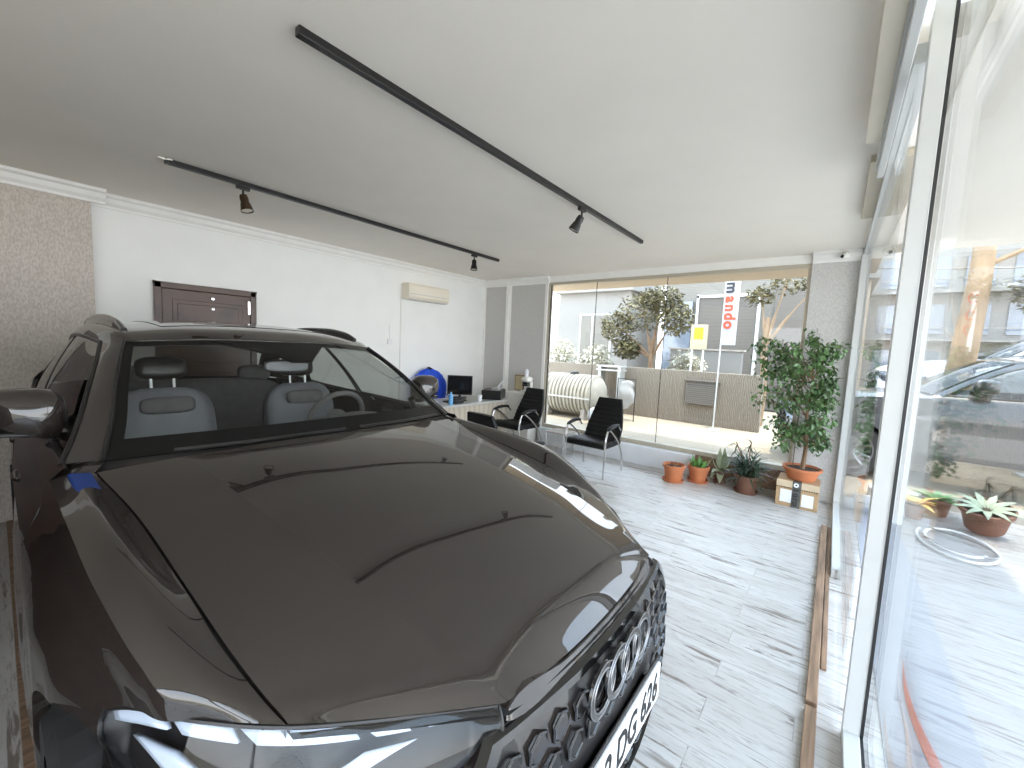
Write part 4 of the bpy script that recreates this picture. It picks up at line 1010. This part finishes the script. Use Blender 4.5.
# cardboard box
bx = empty('cardboard_box', (-.205,5.50,0), label='brown cardboard box with white labels and black tape carrying the ficus', cat='box')
MB().box((-.19,-.18,0), (.19,.16,.285)).build('carton', M['card'], bx, bevel=.004)
MB().box((-.192,-.183,.215), (.192,-.18,.285)).build('carton_flap', M['cardlight'], bx, bevel=.001)
MB().box((-.15,-.184,.045), (-.035,-.1815,.185)).build('shipping_label', M['paperw'], bx)
MB().box((.045,-.184,.03), (.15,-.1815,.165)).build('shipping_label', M['plate'], bx)
tp = MB().box((-.045,-.1865,.0), (.035,-.184,.287)).box((-.045,-.1865,.285), (.035,.16,.288)).build('tape', M['tape'], bx)
for q, (tx, z) in enumerate((('o',.25),('s',.195),('o',.14),('r',.09),('o',.045))):
    text_mesh('tape_print', tx, .085, M['ink'] if q else M['paperw'], tp, Matrix.Translation((-.005,-.1875,z)) @ Matrix.Rotation(R(90),4,'X') @ Matrix.Rotation(R(-90),4,'Z'), .0004, .003)
tb = MB()
for i in range(18): tb.box((-.185+.0205*i,-.1845,.203), (-.185+.0205*i+rnd.uniform(.006,.015),-.183,.213))
tb.build('printed_border', M['ink'], bx)
# ficus
fc = pot('potted_ficus', -.19, 5.50, .185, .135, M['terra'], 'tall leafy ficus tree in a wide terracotta bowl on top of the cardboard box', z=.289, saucer=False, cat='potted tree')
tr = MB(); rnd = random.Random(11)
trunk = cr1([(0,0,.10),(.012,.0,.35),(-.01,.01,.7),(.01,0,1.05),(-.02,.0,1.40)], 6)
tr.tube([tuple(p) for p in trunk], list(np.linspace(.024,.008,len(trunk))), 8)
tr.tube([(-.09,.03,.11),(-.085,.02,.7),(-.08,.01,1.2)], .006, 6)
lv = MB(); cnt = 0
branches = []
for i in range(54):
    t = rnd.uniform(.25,1.0); b0 = Vector(trunk[int(t*(len(trunk)-1))]); a = rnd.uniform(0,2*PI)
    lx = (.40 if math.cos(a) < 0 else .28) * (1.25-.55*abs(t-.62)*2)
    ln = rnd.uniform(.55,1.0); d = Vector((math.cos(a)*lx*1.15, math.sin(a)*.24, rnd.uniform(-.02,.22)))*ln
    if b0.z+d.z < .35: d.z += .1
    tipp = b0+d; midp = b0+d*.55+Vector((0,0,.06)); br_ = cr1([tuple(b0), tuple(midp), tuple(tipp)], 5)
    tr.tube([tuple(p) for p in br_], [.005]*4+[.003]*7, 5); branches.append(br_)
# three long sprays to the left
for e in ((-.56,-.05,1.46),(-.50,-.02,1.30),(-.50,0,1.54),(-.44,.0,1.02),(-.34,.0,1.40),(-.05,0,1.60),(.22,.0,1.42),(.28,.0,1.15),(-.46,-.05,1.18)):
    br_ = cr1([(0,0,e[2]-.35),(e[0]*.55,e[1],e[2]-.05),e], 5); tr.tube([tuple(p) for p in br_], [.005]*4+[.003]*7, 5); branches.append(br_); branches.append(br_)
for br_ in branches:
    for q in range(38):
        k_ = rnd.randint(3, len(br_)-1); p = Vector(br_[k_])+Vector((rnd.gauss(0,.032), rnd.gauss(0,.035), rnd.gauss(-.02,.040)))
        if p.x > .24+.04*math.sin(9*p.z) or p.y > .225: continue
        a = rnd.uniform(0,2*PI); leaf(lv, p, (math.cos(a)*.6, math.sin(a)*.6, rnd.uniform(-1.3,.1)), rnd.uniform(.04,.068), rnd.uniform(.028,.042), (rnd.uniform(-1,1),rnd.uniform(-1,1),1), .1, 2)
tr.build('trunk', M['bark'], fc, smooth=True); lv.build('foliage', M['leaf'], fc, smooth=True)

# ================================================================== TERRACE beyond the glass
struct('floor_terrace', MB().box((.30,-2.0,-.12), (5.5,6.55,-.002)), M['tileshade'])
struct('floor_veil_strip', MB().box((.30,-2.0,-.01), (.62,5.9,.006)), M['veilgrey'])  # added strip whose blue-grey colour stands for the bluish veil on the glass
struct('ceiling_terrace', MB().box((.30,-3.2,2.78), (1.5,6.02,2.96)), M['ceil'])
struct('wall_pier_reflection', MB().box((.45,5.55,0), (.66,5.95,2.78)), M['wall'])  # added pillar standing in for the pier's pale reflection in the glass
struct('floor_kerb', MB().box((.45,6.55,-.1), (5.5,6.75,.10)), M['concrete'], bevel=.01)
# flame decals on the added strip
def decal(name, poly, mat, lab):
    o = MB().prism(poly, .0065, .0085, 'z').build(name, mat); tag(o, lab, 'floor decal')
def flame(x0, y0, x1, y1, w, bend):
    L_, R_ = [], []
    for i in range(17):
        t = i/16; cx = x0+(x1-x0)*t+bend*math.sin(PI*t*1.6); cy = y0+(y1-y0)*t; ww = w*(t**1.2)
        L_.append((cx-ww, cy)); R_.append((cx+ww, cy))
    return L_+R_[::-1]
decal('flame_decal', flame(.43,3.0,.50,1.7,.045,-.035), M['decalred'], 'large faded red flame decal on the blue-grey strip outside the glass')
decal('flame_decal', flame(.375,2.62,.37,1.9,.018,.012), M['decalgrey'], 'middle brownish flame decal on the blue-grey strip')
decal('flame_decal', flame(.325,2.55,.32,1.75,.022,-.01), M['decalgrey'], 'leftmost brownish flame decal on the blue-grey strip')
# hose
hp_ = []
for i in range(60):
    a = 2*PI*i/40+2.5; r_ = .33-.10*(i/60); hp_.append((1.0+r_*.8*math.cos(a), 5.30+r_*1.35*math.sin(a), .012+.020*(i/60)))
tag(MB().tube(hp_, .011, 8).build('garden_hose', M['hosew'], smooth=True), 'white garden hose coiled on the terrace tiles', 'hose')
tag(MB().tube([tuple(p) for p in cr1([(.68,5.85,.012),(.9,5.55,.035),(1.15,5.4,.035),(1.2,5.1,.035),(.95,5.0,.035),(.78,5.25,.035)], 8)], .008, 8).build('grey_cable', M['hoseg'], smooth=True), 'thin grey cable lying across the coiled hose', 'cable')
op = pot('terrace_pot', 1.27, 5.90, .19, .24, M['terradark'], 'wide brown pot with curled dry succulent leaves on the terrace', saucer=False, cat='potted plant')
mb = MB()
op.rotation_euler = (R(16),R(-4),0); op.location.z = .05
for i in range(11):
    a = i*.571; leaf(mb, (.03*math.cos(a), .03*math.sin(a), .21), (math.cos(a), math.sin(a), .45), .22, .06, (0,0,1), .25, 5)
mb.build('leaves', M['leafpale'], op, smooth=True)
op2 = pot('terrace_pot', .98, 6.25, .13, .18, M['terradark'], 'small brown terrace pot with loose green leaves beside the kerb', saucer=False, cat='potted plant')
mb = MB(); rnd = random.Random(8)
for i in range(26):
    a = rnd.uniform(0,2*PI); leaf(mb, (.02*math.cos(a), .02*math.sin(a), .16), (math.cos(a), math.sin(a), rnd.uniform(.1,1.0)), rnd.uniform(.14,.24), .05, (0,0,1), .3, 4)
mb.build('leaves', M['leafgreen'], op2, smooth=True)
op3 = pot('terrace_pot', .78, 5.92, .09, .15, M['terradark'], 'smallest terrace pot with drooping yellow leaves next to the added white pillar', saucer=False, cat='potted plant')
mb = MB()
for i in range(20):
    a = rnd.uniform(0,2*PI); leaf(mb, (.02*math.cos(a), .02*math.sin(a), .15), (math.cos(a), math.sin(a), rnd.uniform(.2,1.6)), rnd.uniform(.12,.2), .07, (0,0,1), .5, 4)
mb.build('leaves', M['autumn'], op3, smooth=True)

# ================================================================== STREET
struct('floor_ground', MB().box((-16,6.25,-.2), (.45,10.3,-.03)).box((.45,6.75,-.2), (16,40,-.03)).box((-16,10.3,-.2), (.45,40,-.03)), M['ground'])
struct('floor_street', MB().box((.6,11.6,-.1), (16,22,.35)), M['road'], bevel=.02)
struct('ceiling_canopy', MB().box((-5.6,6.3,2.86), (.32,7.72,3.02)), M['bldcream'])
fw_ = MB()
fw_.box((-7.5,10.3,-.03), (-1.2,10.5,1.22)); tag(fw_.build('reed_fence', M['fence'], bevel=.01), 'long beige reed-faced garden wall across the view of the far window', 'wall')
MB().box((-2.75,10.22,.45), (-2.10,10.30,.98)).box((-2.80,10.2,.98), (-2.05,10.3,1.02)).build('meter_cabinet', M['bldgrey'], bpy.data.objects['reed_fence'], bevel=.005)
# ribbed tank on a cradle
tk = empty('storage_tank', (-5.05,8.9,-.03), label='pale ribbed horizontal tank lying outside the far window', cat='tank')
prof = [(.001,-.80),(.2,-.79),(.36,-.74),(.45,-.66)]
z = -.62
while z < .62:
    prof += [(.50,z),(.50,z+.05),(.465,z+.065),(.465,z+.085)]; z += .10
prof += [(.45,.66),(.36,.74),(.2,.79),(.001,.80)]
MB().lathe(prof, (0,0,.55), 36, 'x', cap=False).build('body', M['ribtank'], tk, smooth=True, angle=30)
MB().box((-.7,-.52,.50), (.7,-.49,.53)).box((-.7,.49,.50), (.7,.52,.53)).build('rail', M['alugrey'], tk)
MB().prism([(-.45,0),(.45,0),(.40,.25),(.2,.12),(-.2,.12),(-.40,.25)], -.55, -.45, 'x').prism([(-.45,0),(.45,0),(.40,.25),(.2,.12),(-.2,.12),(-.40,.25)], .45, .55, 'x').build('cradle', M['concrete'], tk)
MB().lathe([(.001,0),(.11,0),(.11,.06),(.09,.07),(.001,.07)], (0,0,1.03), 20).build('cap', M['blk'], tk, smooth=True)
sb = empty('sack_frame', (-3.85,9.3,-.03), label='black wire frame holding a white plastic sack beside the tank', cat='sack holder')
MB().tube([(-.22,0,0),(-.22,0,1.0),(.22,0,1.0),(.22,0,0)], .012).build('frame', M['blk'], sb)
skm = MB().ell((0,.02,.62), (.19,.10,.34), 22, 16, .7); skm.v = [(x+.03*math.sin(13*z+5*x)+.02*math.sin(31*z), y+.02*math.sin(17*z), z+.02*math.sin(11*x)) for x, y, z in skm.v]
skm.build('sack', M['sack'], sb, smooth=True)
tag(MB().ell((-4.0,8.3,.17), (.28,.22,.20), 18, 10, .8).build('rubble_sack', M['sack'], smooth=True), 'white sack slumped on the ground in front of the tank', 'sack')
# pile of pallets/slats above the tank
tag(MB().box((-4.95,9.85,1.10), (-4.25,10.2,1.14)).box((-4.95,9.85,1.20), (-4.25,10.2,1.24)).box((-4.90,9.87,-.03), (-4.82,10.18,1.24)).box((-4.36,9.87,-.03), (-4.28,10.18,1.24)).build('slatted_rack', M['alugrey'], bevel=.003), 'grey slatted rack standing against the garden wall behind the tank', 'rack')

def leaf_cloud(mb, c, r, n, rnd, size=.09, cut=None):
    for i in range(n):
        while True:
            p = Vector((rnd.uniform(-1,1), rnd.uniform(-1,1), rnd.uniform(-1,1)))
            if .35 < p.length < 1: break
        q = Vector((c[0]+p.x*r[0], c[1]+p.y*r[1], c[2]+p.z*r[2])); a = rnd.uniform(0,2*PI)
        leaf(mb, q, (math.cos(a), math.sin(a), rnd.uniform(-1,.6)), size*rnd.uniform(.7,1.3), size*.5, (rnd.uniform(-1,1),rnd.uniform(-1,1),1), .1, 2)
def street_tree(x, y, h, blobs, n, mleaf, mbark, lab, name='street_tree', size=.11, r0=.09):
    t = empty(name, (x,y,-.03), label=lab, cat='tree'); rnd = random.Random(int(abs(x*100)))
    tb = MB().tube([tuple(p) for p in cr1([(0,0,0),(.03,.02,h*.35),(-.02,0,h*.7),(0,0,h)], 5)], list(np.linspace(r0, r0*.55, 16)), 10)
    lf_ = MB()
    for c, r in blobs:
        tb.tube([tuple(p) for p in cr1([(0,0,h*.75),(c[0]*.5,c[1]*.5,(h*.8+c[2])/2),c], 4)], [r0*.45]*4+[r0*.2]*5, 6)
        for k_ in range(5):
            e = (c[0]+rnd.uniform(-.7,.7)*r[0], c[1]+rnd.uniform(-.7,.7)*r[1], c[2]+rnd.uniform(-.7,.7)*r[2]); tb.tube([c, e], [r0*.15,.006], 5)
        leaf_cloud(lf_, c, r, n, rnd, size)
    tb.build('trunk', mbark, t, smooth=True); lf_.build('foliage', mleaf, t, smooth=True); return t
street_tree(-3.95, 11.1, 2.0, [((-.3,0,2.75),(.75,.6,.55)),((-1.05,0,2.35),(.5,.5,.45)),((.55,0,2.55),(.45,.5,.45)),((-.7,0,1.75),(.4,.4,.3)),((.1,.1,3.1),(.6,.5,.35))], 900, M['outleaf'], M['bark'], 'dusty olive-green street tree behind the garden wall, left half of window')
t = street_tree(-1.35, 11.4, 2.6, [((.3,0,3.4),(.45,.5,.3)),((.9,.1,3.35),(.35,.4,.2)),((-.2,0,3.1),(.3,.3,.25))], 260, M['outleaf'], M['barkpale'], 'pale-barked tree with thin leafy branches right of the banner')
def shrub(x, y, z, r, n, mat, lab):
    t = empty('shrub', (x,y,z), label=lab, cat='shrub'); rnd = random.Random(int(abs(x*77))); m_ = MB(); s_ = MB()
    leaf_cloud(m_, (0,0,r[2]), r, n, rnd, .12)
    for k_ in range(7): s_.tube([(0,0,0),(rnd.uniform(-.6,.6)*r[0],rnd.uniform(-.6,.6)*r[1],r[2]*1.4)], .012, 5)
    m_.build('foliage', mat, t, smooth=True); s_.build('stems', M['bark'], t)
shrub(-6.75, 11.0, .5, (.55,.4,.75), 1100, M['bleached'], 'sun-bleached pale shrub at the left end of the far window')
shrub(-5.55, 11.0, .5, (.55,.4,.65), 1000, M['bleached'], 'sun-bleached pale shrub in front of the white house, right of another')
shrub(-3.15, 11.55, .5, (.50,.35,.62), 1000, M['bleached'], 'sun-bleached pale shrub in front of the grey shutter')
# white house
hs = empty('white_house', (-7.2,14.0,0), label='white house with a shuttered window outside on the left', cat='house')
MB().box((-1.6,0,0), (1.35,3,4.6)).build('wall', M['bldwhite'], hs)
MB().box((-1.7,-.25,3.75), (1.5,3,3.95)).build('cornice_band', M['bldwhite'], hs, bevel=.02)
wn = MB().box((-.62,-.06,1.2), (.70,0,2.98)).build('window', M['alu'], hs, bevel=.01)
MB().box((-.55,-.08,1.25), (-.12,-.05,2.92)).box((-.04,-.08,1.25), (.63,-.05,2.92)).build('shutter', M['bldpale'], wn)
gh = empty('garage_building', (-3.0,14.5,0), label='grey building with a ribbed shutter behind the yellow sign', cat='building')
MB().box((-1.9,.3,0), (2.4,3,4.3)).build('wall', M['bldpale'], gh)
MB().box((-.75,.15,.3), (.95,.3,3.5)).build('roller_shutter', M['bldgrey'], gh)
MB().box((-.82,.1,.3), (-.75,.32,3.6)).box((.95,.1,.3), (1.03,.32,3.6)).box((-.82,.1,3.5), (1.03,.32,3.58)).build('shutter_frame', M['alu'], gh)
MB().box((1.4,.15,.3), (2.3,.3,3.7)).build('side_shutter', M['bldgrey'], gh)
MB().box((-1.85,.12,.3), (-.95,.3,3.4)).build('window_strip', M['shopglass'], gh)
wb = empty('low_white_wall', (-2.6,12.5,0), label='low white wall with a rail behind the garden wall', cat='wall')
MB().box((-1.3,0,0), (.6,.2,1.75)).build('wall', M['bldwhite'], wb, bevel=.01)
MB().box((-1.35,-.03,1.75), (.65,.23,1.80)).build('coping', M['concrete'], wb)
ys = empty('sign_box', (-2.72,10.75,0), label='yellow and cream sign box on posts behind the garden wall', cat='sign')
MB().box((-.17,0,1.75), (.20,.10,2.35)).build('panel', M['palesign'], ys, bevel=.01)
MB().box((-.09,-.006,2.0), (.12,0,2.28)).build('yellow_field', M['yellow'], ys)
MB().box((-.14,.02,0), (-.10,.06,1.75)).box((.12,.02,0), (.16,.06,1.75)).build('post', M['alu'], ys)
# vertical banner
bn = empty('vertical_banner', (-1.83,9.7,-.03), label='white vertical banner with dark and orange letters outside the far window', cat='banner')
MB().tube([(-.16,.02,0),(-.15,.02,3.3)], .014).box((-.25,-.15,0), (-.05,.2,.03)).build('pole', M['alu'], bn, smooth=True)
MB().grid([[(-.13,0,1.88),(.0,.012,1.88),(.13,0,1.88)],[(-.13,0,2.5),(.0,-.012,2.5),(.13,0,2.5)],[(-.13,0,3.24),(.0,.01,3.24),(.13,0,3.24)]]).build('flag', M['banner'], bn, solid=.004)
for q, (tx, z, m_) in enumerate((('m',3.08,'bannergrey'),('a',2.84,'bannerorange'),('n',2.66,'bannerorange'),('d',2.48,'bannerorange'),('o',2.30,'bannerorange'))):
    text_mesh('banner_letter', tx, .30, M[m_], bn, Matrix.Translation((-.03,-.022,z)) @ Matrix.Rotation(R(90),4,'X') @ Matrix.Rotation(R(-90),4,'Z'), .002, .010)
# shop far right
sp = empty('corner_shop', (-1.5,19.0,0), label='pale corner shop with a blue and white sign at the right of the far window', cat='building')
MB().box((-1.3,0,0), (2.2,4,4.55)).build('wall', M['bldcream'], sp)
MB().box((-1.4,-.3,4.5), (2.4,4,4.75)).build('roof_edge', M['bldwhite'], sp)
MB().box((-1.0,-.08,.6), (-.1,0,3.2)).build('shop_window', M['shopglass'], sp)
MB().box((.35,-.08,.6), (1.5,0,2.6)).build('shop_window', M['shopglass'], sp)
MB().box((-1.1,-.12,3.2), (.1,0,3.28)).box((-.08,-.12,0), (.0,0,3.3)).box((.2,-.12,0), (.28,0,4.4)).build('frame', M['concrete'], sp)
sg = MB().box((.30,-.2,3.25), (1.7,-.05,4.15)).build('sign_board', M['banner'], sp, bevel=.01)
for k_, (a, b_) in enumerate(((.42,.50),(.58,.66),(.70,.84),(.88,1.02),(1.06,1.22))): MB().box((a,-.215,3.62), (b_,-.2,3.98)).box((a,-.215,3.58), (b_+.02,-.2,3.64)).build('sign_mark', M['shopblue'], sg)
MB().box((.4,-.215,3.38), (1.55,-.2,3.44)).build('sign_line', M['bannergrey'], sg)
MB().prism([(-.9,2.25),(0,2.55),(0,2.6),(-.9,2.38)], .3, 1.6, 'x').build('awning', M['orange'], sp)
wh = empty('roadside_white_building', (1.5,24,0), label='far white building with windows seen through the right glass', cat='building')
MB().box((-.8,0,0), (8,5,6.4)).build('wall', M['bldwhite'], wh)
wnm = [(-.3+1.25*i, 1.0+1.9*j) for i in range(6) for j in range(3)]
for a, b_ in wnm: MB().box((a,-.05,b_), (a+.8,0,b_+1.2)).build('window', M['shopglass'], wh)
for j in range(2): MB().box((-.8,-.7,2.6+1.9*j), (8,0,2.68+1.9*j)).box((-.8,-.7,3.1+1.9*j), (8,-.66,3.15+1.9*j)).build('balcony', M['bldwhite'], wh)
# big roadside trunk
t = empty('plane_tree', (1.83,10.9,-.03), label='thick pale-brown tree trunk standing behind the black car', cat='tree'); rnd = random.Random(4)
MB().tube([tuple(p) for p in cr1([(-.12,0,0),(-.08,0,1.2),(-.02,0,2.3),(.03,0,3.3),(.02,0,4.6)], 5)], list(np.linspace(.22,.13,21)), 12).build('trunk', M['barkpale'], t, smooth=True)
MB().tube([(.03,0,3.4),(.9,.1,3.9),(1.8,.2,4.3)], [.05,.035,.02], 6).tube([(.9,.1,3.9),(1.1,.1,3.2)], [.02,.01], 5).build('branch', M['barkpale'], t, smooth=True)
m_ = MB(); leaf_cloud(m_, (.85,.1,3.0), (.42,.4,.42), 700, rnd, .12); leaf_cloud(m_, (1.6,.1,3.7), (.6,.5,.4), 500, rnd, .12); m_.build('foliage', M['outleaf'], t, smooth=True)
for q, z in enumerate((2.85,2.55,2.3)):
    MB().tube([(-.05+.055*math.cos(a), -.165, z+.08*math.sin(a)) for a in np.linspace(0.4,5.6,16)], .007, 6).build('orange_mark', M['bannerorange'], t, smooth=True)  # three open orange arcs on the front of the trunk
tag(MB().tube([tuple(p) for p in cr1([(-2,12.5,4.0),(3,12.0,3.5),(9,11.5,3.9)], 8)], .012, 5).build('overhead_cable', M['blk']), 'black overhead cable crossing the street outside', 'cable')

# parked cars outside
c2 = copy_tree(car, None, {M['paint']: M['paintblk']}); c2.name = 'parked_car'
c2.location = (-1.1,8.6,-.03); c2.rotation_euler = (0,0,PI); c2.scale = (1.07,1.07,1.10); tag(c2, 'black car parked on the sunny ground beyond the terrace', 'car')
c3 = copy_tree(car, None, {M['paint']: M['paintwht']}); c3.name = 'parked_car'
c3.location = (.2,13.6,.35); c3.rotation_euler = (0,0,PI); c3.scale = (1.2,1.2,1.25); tag(c3, 'white car parked farther back behind the thick tree trunk', 'car')
for c in (c2, c3):
    for o in bpy.data.objects:
        if o.parent == c and o.name.split('.')[0] == 'number_plate':
            o['label'] = 'white number plate'

# ================================================================== LIGHT
w = bpy.data.worlds.new('sky'); SC.world = w; w.use_nodes = True; nt = w.node_tree
for n in list(nt.nodes): nt.nodes.remove(n)
out = N(nt, 'ShaderNodeOutputWorld'); bg = N(nt, 'ShaderNodeBackground'); L(nt, bg.outputs[0], out.inputs[0])
tc = N(nt, 'ShaderNodeTexCoord'); sep = N(nt, 'ShaderNodeSeparateXYZ'); L(nt, tc.outputs['Generated'], sep.inputs[0])
cr = N(nt, 'ShaderNodeValToRGB'); L(nt, sep.outputs[2], cr.inputs[0])
e = cr.color_ramp.elements; e[0].position = 0; e[0].color = (.96,.97,1.0,1); e[1].position = .6; e[1].color = (.62,.78,1.0,1)
x_ = cr.color_ramp.elements.new(.2); x_.color = (.86,.92,1.0,1)
L(nt, cr.outputs[0], bg.inputs[0]); bg.inputs[1].default_value = 2.6
sd = bpy.data.lights.new('sun', 'SUN'); sd.energy = 2.0; sd.angle = R(1.5); sd.color = (1,.90,.74)
so = bpy.data.objects.new('sun', sd); COL.objects.link(so); so.rotation_euler = Vector((-.10,.15,-.95)).to_track_quat('-Z','Y').to_euler()
SC.cycles.max_bounces = 14; SC.cycles.diffuse_bounces = 8; SC.cycles.transparent_max_bounces = 24; SC.cycles.glossy_bounces = 6
SC.cycles.caustics_reflective = False

# ================================================================== CAMERA
yaw, pitch, roll, f = -0.666844338, -0.0899270647, 0.0448937051, 408.72
cy, sy = math.cos(yaw), math.sin(yaw)
fwd = Vector((sy*math.cos(pitch), cy*math.cos(pitch), math.sin(pitch))); r = Vector((cy,-sy,0)); u = r.cross(fwd)
c_, s_ = math.cos(roll), math.sin(roll); r2 = c_*r+s_*u; u2 = -s_*r+c_*u
cd = bpy.data.cameras.new('camera'); cd.sensor_width = 36; cd.lens = f/1024*36; cd.clip_start = .02
co = bpy.data.objects.new('camera', cd); COL.objects.link(co)
m = Matrix(((r2.x,u2.x,-fwd.x,0),(r2.y,u2.y,-fwd.y,0),(r2.z,u2.z,-fwd.z,1.6),(0,0,0,1))); co.matrix_world = m
SC.camera = co
SC.view_settings.view_transform = 'Standard'; SC.view_settings.look = 'None'; SC.view_settings.gamma = 1
SC.view_settings.exposure = 1.32; SC.view_settings.use_curve_mapping = False
